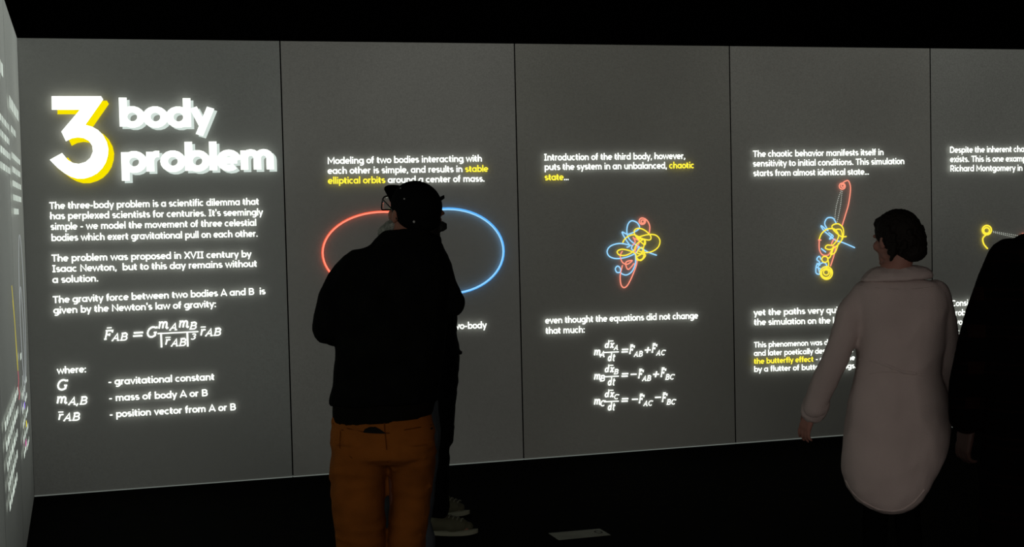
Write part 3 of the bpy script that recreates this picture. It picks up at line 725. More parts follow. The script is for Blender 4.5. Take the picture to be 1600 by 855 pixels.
# jacket
bm = bmesh.new()
loft(bm, rows_to_rings([
    (374, 368, 592, 688, .085, -.01), (387, 384, 572, 690, .105, -.005), (393, 392, 549, 693, .114, 0), (400, 400, 538, 697, .118, 0), (415, 412, 528, 701, .128, 0), (436, 434, 521, 704, .135, 0), (470, 468, 522, 703, .14, 0),
    (510, 506, 524, 699, .142, .01), (560, 556, 525, 693, .14, .015), (600, 594, 521, 688, .138, .015), (622, 614, 515.5, 685, .138, .015), (632, 624, 515, 685, .134, .015)], YA))
limb(bm, [A_(552, 418), A_(536, 440), A_(524, 470, -.01), A_(514, 512, -.02)], [.052, .056, .060, .057])
limb(bm, [A_(514, 512, -.02), A_(528, 518, .10), A_(556, 505, .22)], [.056, .052, .042])
limb(bm, [A_(680, 412), A_(692, 446, 0), A_(706, 472, 0)], [.046, .046, .042]); limb(bm, [A_(702, 440), A_(712, 452)], [.018, .014], 8); limb(bm, [A_(712, 468), A_(719, 470)], [.016, .018], 8)
limb(bm, [A_(706, 474, 0), A_(696, 474, .12), A_(672, 470, .24)], [.046, .044, .040])
limb(bm, [A_(524, 432, -.01), A_(509, 449, -.01)], [.020, .010], 8)          # lifted shoulder seam
loft(bm, rows_to_rings([(361, 356, 602, 672, .085, -.005), (366, 360, 594, 676, .092, 0), (376, 370, 583, 680, .10, 0), (388, 384, 577, 684, .105, 0), (394, 392, 572, 686, .11, 0)], YA))
JA = fuse('jacket', bm, M_JACK, PA, .008, 3, .0035, .10, (1, 1, .6))
# sweater below the jacket
bm = bmesh.new()
loft(bm, rows_to_rings([(600, 592, 524, 684, .125, .015), (634, 624, 520, 681, .127, .015), (664, 646.5, 520, 676, .125, .015)], YA))
fuse('sweater', bm, M_KNIT, PA, .008, 2, .001, .05)
# trousers
bm = bmesh.new()
loft(bm, rows_to_rings([(640, 634, 524, 672, .112, .015), (660, 646, 519.5, 674, .116, .012), (690, 680, 517.5, 679, .126, .005), (712, 708, 517.5, 681, .131, .0), (722, 719, 532, 666, .105, .0), (727, 726, 575, 636, .05, .0)], YA))
def leg(rows, Y=YA): loft(bm, rows_to_rings(rows, Y), 24)
leg([(690, 690, 518, 606, .118, -.002), (733, 733, 517, 604, .116, -.01), (750, 750, 517.5, 602.5, .110, -.01), (775, 775, 519, 602, .102, -.01), (820, 820, 524, 601.5, .092, -.01), (860, 860, 528.5, 601, .088, .01), (920, 920, 532, 599, .082, .015), (1000, 1000, 534, 596, .074, .01), (1080, 1080, 535, 594, .07, .0), (1106, 1106, 535, 594, .072, .0)])
leg([(690, 690, 602, 680, .118, -.002), (733, 733, 607, 678, .110, .03), (750, 750, 608.5, 676, .106, .04), (775, 775, 609, 673, .100, .05), (820, 820, 608.5, 667, .092, .04), (860, 860, 604.5, 662, .088, .045), (920, 920, 603, 661, .082, .05), (1000, 1000, 602, 660, .074, .05), (1080, 1080, 602, 660, .07, .05), (1104, 1104, 602, 660, .072, .05)])
for pts, r in (([(521, 716), (545, 727), (572, 731), (592, 728)], .013), ([(616, 732), (640, 722), (662, 713)], .012), ([(614, 724), (636, 716), (660, 708)], .009), ([(519, 748), (545, 762), (580, 759)], .010),
               ([(624, 764), (640, 770), (672, 760)], .005), ([(524, 796), (556, 806), (584, 801)], .009), ([(622, 808), (634, 812), (664, 802)], .004), ([(528, 838), (560, 830), (584, 838)], .008), ([(622, 842), (630, 846), (660, 836)], .004)):
    limb(bm, [A_(x, y, -(.104 if y < 740 else .092 if y < 790 else .082) * math.sqrt(max(.1, 1 - ((x - (562 if x < 606 else 642)) / 46) ** 2)) + (.0 if x < 606 else .05 if y > 750 else .015)) for x, y in pts], [r] * len(pts), 8)
TA = fuse('trousers', bm, M_PANT, PA, .0065, 2, .0045, .085, (.5, .7, 1.5))
# folds under the seat, back of the knee
def fold(pts, r=.010):
    on_surface(TA, PA, 'fold', pts, M_PANT, lift=-.003, width=r)
on_surface(TA, PA, 'centre_seam', [(600, 656), (602, 680), (604, 700), (605.5, 722)], M_SEAM, .001, width=.0022)
on_surface(TA, PA, 'pocket_seam', [(534, 672), (568, 675), (608, 677)], M_SEAM, .001, width=.002)
on_surface(TA, PA, 'pocket_seam', [(532, 674), (531, 700), (550, 716)], M_SEAM, .0005, width=.0014)
on_surface(TA, PA, 'pocket_seam', [(632, 672), (655, 668), (674, 664)], M_SEAM, .001, width=.002)
on_surface(TA, PA, 'yoke_seam', [(521, 662), (545, 670), (568, 675)], M_SEAM, .001, width=.0018)
on_surface(TA, PA, 'wallet', [[(570, 671), (578, 667.5), (587, 667.5), (595, 671.5)], [(568, 675.5), (578, 675), (587, 675.8), (603, 677.5)], [(569, 676.5), (578, 677.2), (588, 678), (602, 678.2)]], M_DARK, .004)
on_surface(TA, PA, 'wallet', [[(671, 669.5), (674, 667.5)], [(672, 672), (675, 670.5)]], M_DARK, .004)
# cap
bm = bmesh.new()
def T(c): return HA @ Vector(c)
ball(bm, (0, -.016, .036), (.090, .108, .090), HA, 28)
ball(bm, (.004, -.036, -.008), (.082, .085, .045), HA, 24)
sl_ = HA @ Vector((0, 0, -.03)); 
CAP = fuse('cap', bm, M_CAP, PA, .004, 2)
bm = bmesh.new(); top_, bot_ = [], []
n, mr = 22, 6
for i in range(n + 1):
    a = math.radians(-62 + 124 * i / n); rt, rb = [], []
    for k in range(mr + 1):
        q_ = k / mr; base = Vector((.080 * math.sin(a), .088 * math.cos(a) - .008, 0)); tip = Vector((.060 * math.sin(a), .088 + .074 * math.cos(a) ** .7 if math.cos(a) > 0 else .088, 0))
        p = base.lerp(tip, q_); z = .034 + .030 * q_ - .22 * p.x ** 2 / .08 * (1 - .3 * q_)
        rt.append(bm.verts.new(T((p.x, p.y, z + .002)))); rb.append(bm.verts.new(T((p.x, p.y, z - .0025))))
    top_.append(rt); bot_.append(rb)
for i in range(n):
    for k in range(mr):
        bm.faces.new((top_[i][k], top_[i + 1][k], top_[i + 1][k + 1], top_[i][k + 1])); bm.faces.new((bot_[i][k], bot_[i][k + 1], bot_[i + 1][k + 1], bot_[i + 1][k]))
    bm.faces.new((top_[i][mr], top_[i + 1][mr], bot_[i + 1][mr], bot_[i][mr])); bm.faces.new((top_[i][0], bot_[i][0], bot_[i + 1][0], top_[i + 1][0]))
for i in (0, n):
    for k in range(mr): bm.faces.new((top_[i][k], top_[i][k + 1], bot_[i][k + 1], bot_[i][k]))
bmesh.ops.recalc_face_normals(bm, faces=bm.faces)
put('brim', mesh('brim', bm), M_CAP, CAP, smooth=True)
bm = bmesh.new(); ball(bm, (0, -.016, .1265), (.007, .007, .003), HA, 12); put('button', mesh('button', bm), M_CAP, CAP, smooth=True)
for px, py, r in ((647, 346.5, .0045), (632, 311, .003), (626, 294.5, .0022)):
    me = CAP.data; bv = BVHTree.FromPolygons([v.co for v in me.vertices], [tuple(p.vertices) for p in me.polygons]); h = bv.ray_cast(EYEP, ray(px, py).normalized())
    if h[0]:
        bm = bmesh.new(); ball(bm, h[0] + h[1] * .001, (r, r * .6, r), None, 12); put('stud', mesh('stud', bm), M_METAL, CAP, smooth=True)
# hair at the nape, beard
bm = bmesh.new(); ball(bm, (.030, -.055, -.05), (.058, .046, .055), HA); ball(bm, (.045, -.045, -.085), (.045, .045, .05), HA); fuse('hair', bm, HAIRD, PA, .006, 2, .002, .02)
bm = bmesh.new()
limb(bm, [T((-.055, .035, -.055)), T((-.03, .085, -.085)), T((.0, .098, -.09)), T((.03, .085, -.085)), T((.055, .035, -.055))], [.017, .024, .028, .024, .017])
limb(bm, [T((-.015, .095, -.085)), T((-.022, .118, -.115)), T((-.025, .130, -.150))], [.030, .034, .020])
limb(bm, [T((.015, .095, -.09)), T((.012, .110, -.125)), T((.005, .115, -.165))], [.030, .032, .018])
limb(bm, [T((-.03, .098, -.045)), T((0, .108, -.04)), T((.03, .098, -.045))], [.007, .010, .007])
fuse('beard', bm, HAIRG, PA, .005, 2, .003, .015)
# glasses
M_FRAME = mat('spectacle_frame', (0.006, 0.006, 0.006), 0.4, spec=.4)
gl = bpy.data.materials.new('spectacle_glass'); gl.use_nodes = True
gb = gl.node_tree.nodes['Principled BSDF']; gb.inputs['Transmission Weight'].default_value = 1; gb.inputs['Roughness'].default_value = .02; gb.inputs['IOR'].default_value = 1.05; gb.inputs['Base Color'].default_value = (.9, .92, .9, 1)
fr_ = None
bm = bmesh.new()
for s_ in (-1, 1):
    pts = [T((s_ * (.038 + .033 * math.copysign(abs(math.cos(t)) ** .6, math.cos(t))), .120 - .014 * abs(math.cos(t)) * (1 if math.cos(t) > 0 else 0), .008 + .027 * math.copysign(abs(math.sin(t)) ** .5, math.sin(t)))) for t in [2 * math.pi * k / 20 for k in range(21)]]
    wire(bm, pts, .0026)
    limb(bm, [T((s_ * .071, .107, .026)), T((s_ * .080, .05, .020)), T((s_ * .083, .0, .010)), T((s_ * .082, -.02, -.012))], [.0024] * 4, 6)
limb(bm, [T((-.008, .119, .010)), T((0, .122, .014)), T((.008, .119, .010))], [.002] * 3, 6)
bmesh.ops.recalc_face_normals(bm, faces=bm.faces)
fr_ = put('glasses', mesh('glasses', bm), M_FRAME, PA, smooth=True)
for s_ in (-1, 1):
    bm = bmesh.new(); pts = [(s_ * (.038 + .032 * math.cos(t)), .119 - .014 * max(0, math.cos(t)), .008 + .026 * math.sin(t)) for t in [2 * math.pi * k / 20 for k in range(20)]]
    a = [bm.verts.new(T(p)) for p in pts]; b = [bm.verts.new(T((p[0], p[1] - .0015, p[2]))) for p in pts]
    bm.faces.new(a); bm.faces.new(b[::-1])
    for k in range(20): bm.faces.new((a[k], b[k], b[(k + 1) % 20], a[(k + 1) % 20]))
    bmesh.ops.recalc_face_normals(bm, faces=bm.faces); put('lens', mesh('lens', bm), gl, fr_)
M_SHOE = mat('shoe_brown', (0.03, 0.018, 0.01), 0.7, spec=.2); M_SOLE = mat('sole_dark', (0.02, 0.02, 0.02), 0.8)
shoes(PA, (fl, fr), (ja['tol'], ja['tor']), M_SHOE, M_SOLE)

# ================================================================== bearded person behind, facing right
YB = 7.58
B_ = lambda x, y, d=0.0: at(x, y, YB + d)
gb_ = floor_at(690, 833); YBf = YB
PB = empty('person', Vector((B_(680, 600).x, YB, 0)), 'person with long grey beard facing right, in black cap, black trousers and pale sneakers', 'person')
HB = head_matrix(B_(660, 332), -80, 8, 0, 1.0)
bx = lambda px: at(px, 600, YB).x
def zb(y, px=690): return at(px, y, YB).z
fnear, ffar = Vector((bx(684), YB - .08, 0)), Vector((at(686, 600, YB + .40).x, YB + .40, 0))
jb = dict(neck=B_(661, 372), shl=B_(662, 400, .16), shr=B_(660, 400, -.16), ell=B_(664, 478, .22), elr=B_(668, 478, -.22), wrl=B_(690, 470, .10), wrr=B_(690, 486, -.10),
          hipl=B_(672, 590, .09), hipr=B_(672, 590, -.09), knl=Vector((bx(686), YB + .22, .48)), knr=Vector((bx(688), YB - .08, .48)), anl=ffar + UP * .09, anr=fnear + UP * .09,
          tol=ffar + Vector((.09, -.03, .035)), tor=fnear + Vector((.135, -.03, .035)))
body(PB, HB, jb, SKIN, .90, hands=((Vector((.1, -.9, -.1)), Vector((-.8, 0, .1)), 1, .5, .85), (Vector((.1, .9, .1)), Vector((-.8, 0, .1)), -1, .6, .85)))
add_eyes(HB, PB)
M_JB = mat('parka_black', (0.0045, 0.0045, 0.0045), 0.9, 0.3, 200, spec=.03); M_TB = mat('trousers_black', (0.0035, 0.0035, 0.004), 0.95, 0.3, 200, spec=.02)
bm = bmesh.new()
loft(bm, rows_to_rings([(384, 384, 644, 690, .10, 0), (396, 396, 636, 697, .19, 0), (412, 416, 630, 705, .22, 0), (440, 446, 626, 712, .215, 0), (480, 484, 624, 714, .20, 0),
    (520, 520, 624, 712, .19, 0), (545, 548, 624, 717, .19, 0), (558, 552, 626, 723, .185, 0)], YB))
limb(bm, [B_(664, 404, -.17), B_(664, 440, -.22), B_(672, 482, -.22)], [.065, .062, .056]); limb(bm, [B_(672, 482, -.22), B_(684, 486, -.18), B_(696, 486, -.08)], [.056, .052, .048])
limb(bm, [B_(664, 404, .17), B_(666, 440, .22), B_(672, 482, .22)], [.065, .062, .056]); limb(bm, [B_(672, 482, .22), B_(684, 478, .18), B_(696, 472, .08)], [.056, .052, .048])
loft(bm, rows_to_rings([(366, 366, 645, 684, .075, 0), (380, 380, 640, 690, .10, 0), (392, 392, 634, 694, .15, 0)], YB))
JB = fuse('jacket', bm, M_JB, PB, .009, 3, .006, .10)
for pts in ([(711, 542), (713, 550), (713.2, 556)],):
    bm = bmesh.new(); limb(bm, [B_(x + 3, y, -.12) for x, y in pts], [.004] * 3, 6); ball(bm, B_(716.2, 557, -.12), (.007, .007, .010)); put('drawcord', mesh('drawcord', bm), M_DARK, JB)
bm = bmesh.new()
loft(bm, rows_to_rings([(530, 530, 640, 713, .16, 0), (560, 560, 642, 717, .17, 0), (590, 590, 646, 715.5, .17, 0), (625, 625, 650, 712, .165, 0)], YB))
for dy, dx, kk in ((-.085, 0, 0), (.09, -2, .31)):
    loft(bm, rows_to_rings([(590, 590, 650 + dx, 715 + dx, .085, dy), (640, 640, 664 + dx, 710 + dx, .082, dy), (672, 672, 676 + dx, 708.5 + dx, .080, dy), (692, 690, 678 + dx, 707 + dx, .076, dy), (700, 700, 680 + dx, 702 + dx, .070, dy), (725, 725, 680 + dx, 702 + dx, .068, dy + kk * .5),
        (760, 757, 678 + dx, 701 + dx, .066, dy + kk * .8), (795 - kk * 50, 795 - kk * 50, 674 + dx, 701 + dx, .066, dy + kk), (806 - kk * 54, 806 - kk * 54, 672 + dx, 700 + dx, .068, dy + kk)], YB), 20)
fuse('trousers', bm, M_TB, PB, .008, 3, .005, .08)
bm = bmesh.new(); TB = lambda c: HB @ Vector(c)
ball(bm, (0, -.012, .040), (.084, .104, .088), HB, 24); CB = fuse('cap', bm, M_CAP, PB, .005, 2)
bm = bmesh.new(); V = []
for i in range(15):
    a = math.radians(-58 + 116 * i / 14); base = Vector((.08 * math.sin(a), .086 * math.cos(a), .045)); tip = Vector((.050 * math.sin(a), .088 + .040 * max(0, math.cos(a)) ** .7, .066))
    V.append([[bm.verts.new(TB((p.x, p.y, p.z - 3 * p.x ** 2 + dz))) for p in (base, base.lerp(tip, .5), tip)] for dz in (.006, -.010)])
for i in range(14):
    for k in range(2):
        bm.faces.new((V[i][0][k], V[i + 1][0][k], V[i + 1][0][k + 1], V[i][0][k + 1])); bm.faces.new((V[i][1][k], V[i][1][k + 1], V[i + 1][1][k + 1], V[i + 1][1][k]))
    bm.faces.new((V[i][0][2], V[i + 1][0][2], V[i + 1][1][2], V[i][1][2]))
for i in (0, 14):
    for k in range(2): bm.faces.new((V[i][0][k], V[i][0][k + 1], V[i][1][k + 1], V[i][1][k]))
bmesh.ops.recalc_face_normals(bm, faces=bm.faces); put('brim', mesh('brim', bm), M_CAP, CB, smooth=True)
bm = bmesh.new()
limb(bm, [TB((-.055, .03, -.045)), TB((-.03, .078, -.085)), TB((0, .09, -.09)), TB((.03, .078, -.085)), TB((.055, .03, -.045))], [.014, .022, .026, .022, .014])
limb(bm, [B_(678, 362), B_(678, 378), B_(682, 398), B_(690, 414)], [.030, .034, .030, .014])
fuse('beard', bm, HAIRB, PB, .006, 2, .004, .02)
bm = bmesh.new(); limb(bm, [TB((-.03, -.07, -.03)), TB((0, -.085, -.03)), TB((.03, -.07, -.03))], [.035, .038, .035]); fuse('hair', bm, HAIRG, PB, .006, 2)
M_SNK = mat('sneaker_olive', (0.11, 0.105, 0.065), 0.8, 0.3, 200, spec=.2); M_SNS = mat('sneaker_sole', (0.30, 0.30, 0.22), 0.7)
shoes(PB, (fnear, ffar), (jb['tor'], jb['tol']), M_SNK, M_SNS, .05)

# ================================================================== person in pale jeans, almost hidden behind the first
YC = 5.60
C_ = lambda x, y, d=0.0: at(x, y, YC + d)
PC = empty('person', Vector((C_(634, 600).x, YC, 0)), 'person in pale grey jeans almost hidden behind the orange trousers', 'person')
HC = head_matrix(C_(655, 392), 5, 0, 0, .92)
f1, f2 = Vector((C_(606, 900).x, YC, 0)), Vector((C_(655, 900).x, YC + .03, 0))
jc = dict(neck=C_(650, 430), shl=C_(590, 458), shr=C_(688, 458), ell=C_(575, 540, .02), elr=C_(686, 520, .06), wrl=C_(590, 560, .2), wrr=C_(660, 545, .22), hipl=C_(604, 665), hipr=C_(655, 665),
          knl=Vector((f1.x, YC + .02, .46)), knr=Vector((f2.x, YC + .04, .46)), anl=f1 + UP * .09, anr=f2 + UP * .09, tol=f1 + Vector((-.03, .15, .035)), tor=f2 + Vector((.03, .15, .035)))
body(PC, HC, jc, SKIN, .88, hands=((Vector((.8, .5, .1)), Vector((0, -.7, -.5)), 1, .4, .9), (Vector((-.8, .5, .1)), Vector((0, -.7, -.5)), -1, .4, .9)))
add_eyes(HC, PC)
bm = bmesh.new(); ball(bm, (0, -.022, .042), (.086, .10, .088), HC); ball(bm, (0, -.05, -.03), (.078, .055, .075), HC); fuse('hair', bm, HAIRD, PC, .007, 2, .003, .03)
bm = bmesh.new()
loft(bm, rows_to_rings([(436, 436, 620, 676, .07, 0), (446, 446, 595, 688, .10, 0), (470, 470, 588, 692, .12, 0), (530, 530, 590, 688, .12, 0), (590, 590, 586, 686, .12, 0), (632, 626, 582, 684, .12, 0)], YC))
limb(bm, [jc['shl'], jc['ell']], [.055, .05]); limb(bm, [jc['ell'], jc['wrl']], [.05, .04]); limb(bm, [jc['shr'], jc['elr']], [.05, .042]); limb(bm, [jc['elr'], jc['wrr']], [.042, .036])
fuse('jacket', bm, M_JACK, PC, .009, 3, .003, .1)
M_JEAN = mat('jeans_pale_grey', (0.10, 0.115, 0.13), 0.9, 0.4, 300, spec=.05, var=.2, vscale=10)
bm = bmesh.new()
loft(bm, rows_to_rings([(610, 610, 582, 682, .11, 0), (650, 650, 578, 685, .118, 0), (675, 675, 575, 688.5, .125, 0), (700, 700, 575, 687, .12, 0)], YC))
leg([(680, 680, 576, 634, .10, 0), (740, 740, 578, 632, .09, 0), (820, 820, 582, 628, .075, .01), (900, 900, 584, 626, .07, .01), (985, 985, 582, 628, .07, 0)], YC)
leg([(680, 680, 630, 688, .10, 0), (715, 715, 631, 685.5, .095, 0), (750, 750, 631, 680, .088, .01), (795, 795, 630, 677, .075, .02), (812, 812, 631, 672.5, .074, .02), (840, 840, 632, 680, .076, .02), (900, 900, 632, 681, .07, .03), (985, 985, 631, 680, .07, .03)], YC)
fuse('jeans', bm, M_JEAN, PC, .008, 3, .003, .08)
shoes(PC, (f1, f2), (jc['tol'], jc['tor']), M_SOLE, M_SOLE)

# ================================================================== walking person in the pale shirt dress
YD = 5.78
D_ = lambda x, y, d=0.0: at(x, y, YD + d)
PD = empty('person', Vector((D_(1400, 600).x, YD, 0)), 'person with short dark hair in long pale shirt dress walking past, left arm swinging', 'person')
HD = head_matrix(D_(1399, 376), 30, -2, 0, .93)
f1, f2 = Vector((D_(1375, 900).x, YD + .12, 0)), Vector((D_(1418, 900).x, YD - .10, 0))
jd = dict(neck=D_(1398, 424, -.01), shl=D_(1342, 458), shr=D_(1462, 460), ell=D_(1305, 560, .02), elr=D_(1484, 560, .02), wrl=D_(1268, 642, .12), wrr=D_(1478, 640, .14),
          hipl=D_(1376, 650), hipr=D_(1432, 650), knl=Vector((f1.x, YD + .05, .45)), knr=Vector((f2.x, YD + .0, .45)), anl=f1 + UP * .09, anr=f2 + UP * .12,
          tol=f1 + Vector((-.05, .15, .03)), tor=f2 + Vector((-.03, .15, .03)))
body(PD, HD, jd, SKIN2, .86, hands=((Vector((-.32, .15, -.9)), Vector((.85, .4, 0)), 1, .28, .86), (Vector((-.1, .2, -.9)), Vector((-.9, .2, 0)), -1, .3, .9)), voxel=.0055)
add_eyes(HD, PD)
M_DRESS = mat('dress_pale_mauve', (0.56, 0.455, 0.43), 0.95, 0.3, 260, spec=.05, var=.06, vscale=6)
bm = bmesh.new()
loft(bm, rows_to_rings([(436, 436, 1362, 1444, .06, 0), (441, 442, 1344, 1464, .085, 0), (452, 455, 1334, 1478, .10, 0), (480, 484, 1333, 1482, .12, 0), (520, 522, 1339, 1477, .12, 0), (560, 562, 1340, 1470, .116, 0), (580, 584, 1338, 1470, .112, 0),
    (620, 622, 1329, 1480, .13, 0), (660, 662, 1323, 1483, .14, 0), (690, 692, 1319, 1480, .145, 0), (715, 715, 1317, 1473, .145, -.005), (740, 738, 1317.5, 1463, .14, -.01), (762, 760, 1324, 1452, .13, -.02), (780, 778, 1338, 1439, .115, -.03), (792, 790, 1355, 1425, .09, -.045), (800, 798, 1376, 1411, .05, -.055)], YD), 32)
limb(bm, [D_(1354, 460), D_(1330, 492, 0), D_(1318, 530, 0), D_(1303, 565, .02)], [.056, .062, .054, .052]); limb(bm, [D_(1303, 565, .02), D_(1286, 602, .06), D_(1273, 636, .10)], [.052, .050, .048])
limb(bm, [D_(1460, 460), D_(1472, 505), D_(1481, 560, .02)], [.060, .058, .050]); limb(bm, [D_(1481, 560, .02), D_(1483, 600, .08), D_(1480, 632, .13)], [.050, .046, .042])
DR = fuse('dress', bm, M_DRESS, PD, .0075, 4, .004, .11, (1, 1, .7))
# turned collar, cuffs, waist fold
bm = bmesh.new()
loft(bm, rows_to_rings([(418, 415, 1370, 1436, .058, 0), (421, 418, 1362, 1448, .072, 0), (428, 423, 1352, 1455, .088, 0), (437, 429, 1345, 1457, .098, 0), (440, 434, 1347, 1455, .094, 0)], YD), 32)
fuse('collar', bm, M_DRESS, PD, .0055, 2, .002, .06)
bm = bmesh.new(); limb(bm, [D_(1277, 629, .10), D_(1271, 642, .12)], [.054, .053]); fuse('cuff', bm, M_DRESS, PD, .006, 2, .002, .04)
bm = bmesh.new(); limb(bm, [D_(1480, 624, .12), D_(1479, 636, .14)], [.046, .045]); fuse('cuff', bm, M_DRESS, PD, .006, 2, .002, .04)
on_surface(DR, PD, 'waist_fold', [(1343, 562), (1362, 563), (1385, 571), (1400, 577), (1412, 582), (1430, 584)], M_DRESS, -.004, width=.009)
on_surface(DR, PD, 'waist_fold', [(1340, 580), (1360, 583), (1380, 580), (1400, 581), (1440, 586), (1462, 585)], M_DRESS, -.004, width=.008)
on_surface(DR, PD, 'yoke_seam', [(1345, 447), (1370, 451), (1400, 453), (1435, 452), (1458, 449)], M_DRESS, -.001, width=.004)
on_surface(DR, PD, 'hem', [(1322, 752), (1334, 771), (1350, 785), (1372, 796), (1395, 799), (1412, 796), (1428, 785), (1444, 766)], M_DRESS, -.001, width=.006)
# hair: short, brushed back, loose at the nape
bm = bmesh.new(); TD = lambda c: HD @ Vector(c)
ball(bm, (0, -.020, .044), (.090, .104, .090), HD, 24); ball(bm, (.01, -.062, .0), (.084, .072, .080), HD, 24); ball(bm, (.02, -.085, -.045), (.062, .048, .048), HD); ball(bm, (-.05, -.03, .01), (.040, .05, .05), HD)
ball(bm, (0, .045, .075), (.062, .05, .035), HD)
random.seed(11)
for k in range(26):
    a = random.uniform(-1.9, 1.5); z0 = random.uniform(-.06, .06); r0 = .085
    p = Vector((r0 * math.sin(a), -.055 - r0 * .9 * math.cos(a) * .8, z0)); d = Vector((p.x, p.y + .03, -.02 - random.random() * .03)).normalized()
    limb(bm, [TD(p * .92), TD(p + d * .012), TD(p + d * .012 + Vector((random.uniform(-.01, .01), 0, -.022)))], [.013, .009, .005], 6)
fuse('hair', bm, HAIRD, PD, .005, 2, .003, .02)
bm = bmesh.new()
for hp, kn, an in ((jd['hipl'], jd['knl'], jd['anl']), (jd['hipr'], jd['knr'], jd['anr'])):
    limb(bm, [hp, hp.lerp(kn, .5), kn], [.078, .068, .052]); limb(bm, [kn, kn.lerp(an, .3), kn.lerp(an, .7), an], [.052, .052, .042, .036])
M_LEG = mat('leggings_black', (0.003, 0.003, 0.003), .95, spec=.0)
fuse('leggings', bm, M_LEG, PD, .007, 3)
shoes(PD, (f1, f2), (jd['tol'], jd['tor']), M_LEG, M_LEG, .042)

# ================================================================== tall person in the dark plaid coat, cut by the right edge
YE = 5.20
E_ = lambda x, y, d=0.0: at(x, y, YE + d)
PE = empty('person', Vector((E_(1640, 600).x, YE, 0)), 'tall person in long dark plaid coat at the right edge of the view', 'person')
HE = head_matrix(E_(1652, 300), 10, 0, 0, 1.0)
f1, f2 = Vector((E_(1600, 900).x, YE + .12, 0)), Vector((E_(1668, 900).x, YE - .05, 0))
je = dict(neck=E_(1648, 352), shl=E_(1572, 404), shr=E_(1722, 404), ell=E_(1533, 555, .02), elr=E_(1750, 555, 0), wrl=E_(1514, 668, .10), wrr=E_(1752, 668, .10), hipl=E_(1607, 665), hipr=E_(1672, 665),
          knl=Vector((f1.x, YE + .10, .5)), knr=Vector((f2.x, YE + .02, .5)), anl=f1 + UP * .09, anr=f2 + UP * .09, tol=f1 + Vector((-.04, .17, .035)), tor=f2 + Vector((.03, .17, .035)))
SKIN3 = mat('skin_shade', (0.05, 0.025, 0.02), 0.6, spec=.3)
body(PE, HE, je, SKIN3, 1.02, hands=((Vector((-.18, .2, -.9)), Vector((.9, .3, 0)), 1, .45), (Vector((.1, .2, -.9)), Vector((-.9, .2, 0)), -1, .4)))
add_eyes(HE, PE)
bm = bmesh.new(); ball(bm, (0, -.022, .042), (.086, .10, .088), HE); ball(bm, (0, -.05, -.02), (.078, .055, .06), HE); fuse('hair', bm, HAIRD, PE, .007, 2, .003, .03)
# plaid: woven colour bands in the cloth
pm = mat('coat_plaid', (0.004, 0.003, 0.003), .95, .3, 240, spec=.02); nt = pm.node_tree; b = nt.nodes['Principled BSDF']
tc = nt.nodes.new('ShaderNodeNewGeometry'); sp = nt.nodes.new('ShaderNodeSeparateXYZ'); nt.links.new(tc.outputs['Position'], sp.inputs[0])
def band(axis, freq, lo, hi, ph=0):
    a = nt.nodes.new('ShaderNodeMath'); a.operation = 'MULTIPLY_ADD'; a.inputs[1].default_value = freq; a.inputs[2].default_value = ph; nt.links.new(sp.outputs[axis], a.inputs[0])
    f = nt.nodes.new('ShaderNodeMath'); f.operation = 'FRACT'; nt.links.new(a.outputs[0], f.inputs[0])
    g = nt.nodes.new('ShaderNodeMath'); g.operation = 'GREATER_THAN'; g.inputs[1].default_value = lo; nt.links.new(f.outputs[0], g.inputs[0])
    l = nt.nodes.new('ShaderNodeMath'); l.operation = 'LESS_THAN'; l.inputs[1].default_value = hi; nt.links.new(f.outputs[0], l.inputs[0])
    m_ = nt.nodes.new('ShaderNodeMath'); m_.operation = 'MULTIPLY'; nt.links.new(g.outputs[0], m_.inputs[0]); nt.links.new(l.outputs[0], m_.inputs[1]); return m_.outputs[0]
b1 = band('Z', 7.5, .0, .35); b2 = band('X', 6.0, .1, .42, .3)
ad = nt.nodes.new('ShaderNodeMath'); ad.operation = 'MULTIPLY'; nt.links.new(b1, ad.inputs[0]); nt.links.new(b2, ad.inputs[1])
b3 = band('Z', 30, .0, .3); mu = nt.nodes.new('ShaderNodeMath'); mu.operation = 'MULTIPLY'; mu.inputs[1].default_value = .35; nt.links.new(b3, mu.inputs[0])
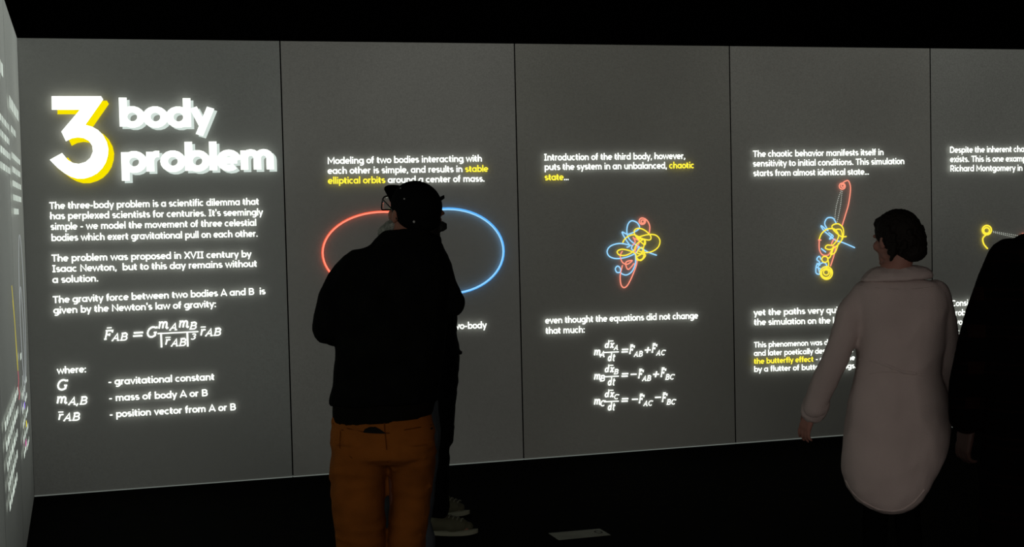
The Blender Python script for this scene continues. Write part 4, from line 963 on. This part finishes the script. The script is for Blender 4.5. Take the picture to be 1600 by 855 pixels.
s2_ = nt.nodes.new('ShaderNodeMath'); s2_.operation = 'MULTIPLY'; nt.links.new(mu.outputs[0], s2_.inputs[0]); nt.links.new(b1, s2_.inputs[1])
s3_ = nt.nodes.new('ShaderNodeMath'); s3_.operation = 'ADD'; nt.links.new(ad.outputs[0], s3_.inputs[0]); nt.links.new(s2_.outputs[0], s3_.inputs[1])
mixc = nt.nodes.new('ShaderNodeMix'); mixc.data_type = 'RGBA'; mixc.inputs['A'].default_value = (.0022, .0018, .0018, 1); mixc.inputs['B'].default_value = (.0085, .0034, .0026, 1)
nt.links.new(s3_.outputs[0], mixc.inputs['Factor']); nt.links.new(mixc.outputs['Result'], b.inputs['Base Color'])
bm = bmesh.new()
loft(bm, rows_to_rings([(366, 364, 1600, 1695, .08, 0), (377, 376, 1577, 1718, .10, 0), (390, 390, 1563, 1732, .13, 0), (415, 415, 1552, 1744, .15, 0), (470, 470, 1542, 1752, .16, 0), (560, 560, 1545, 1750, .155, 0), (640, 640, 1540, 1752, .16, 0),
    (720, 720, 1536, 1756, .165, 0), (800, 800, 1534, 1758, .165, 0), (880, 880, 1532, 1760, .165, 0)], YE), 32, hollow=.10)
limb(bm, [E_(1578, 406), E_(1563, 440), E_(1545, 490), E_(1530, 545, .01)], [.080, .080, .078, .078]); limb(bm, [E_(1530, 545, .01), E_(1515, 600, .05), E_(1509, 652, .09)], [.076, .074, .062])
limb(bm, [E_(1715, 408), E_(1735, 480), E_(1750, 555)], [.080, .078, .070]); limb(bm, [E_(1750, 555), E_(1752, 600, .05), E_(1752, 660, .09)], [.070, .062, .054])
fuse('coat', bm, pm, PE, .009, 3, .004, .12, (1, 1, .6))
bm = bmesh.new()
for hp, kn, an in ((je['hipl'], je['knl'], je['anl']), (je['hipr'], je['knr'], je['anr'])):
    limb(bm, [hp, hp.lerp(kn, .5), kn], [.090, .080, .066]); limb(bm, [kn, kn.lerp(an, .5), an], [.066, .062, .056])
fuse('trousers', bm, M_TB, PE, .008, 3, .003, .08)
shoes(PE, (f1, f2), (je['tol'], je['tor']), M_SHOE, M_SOLE)
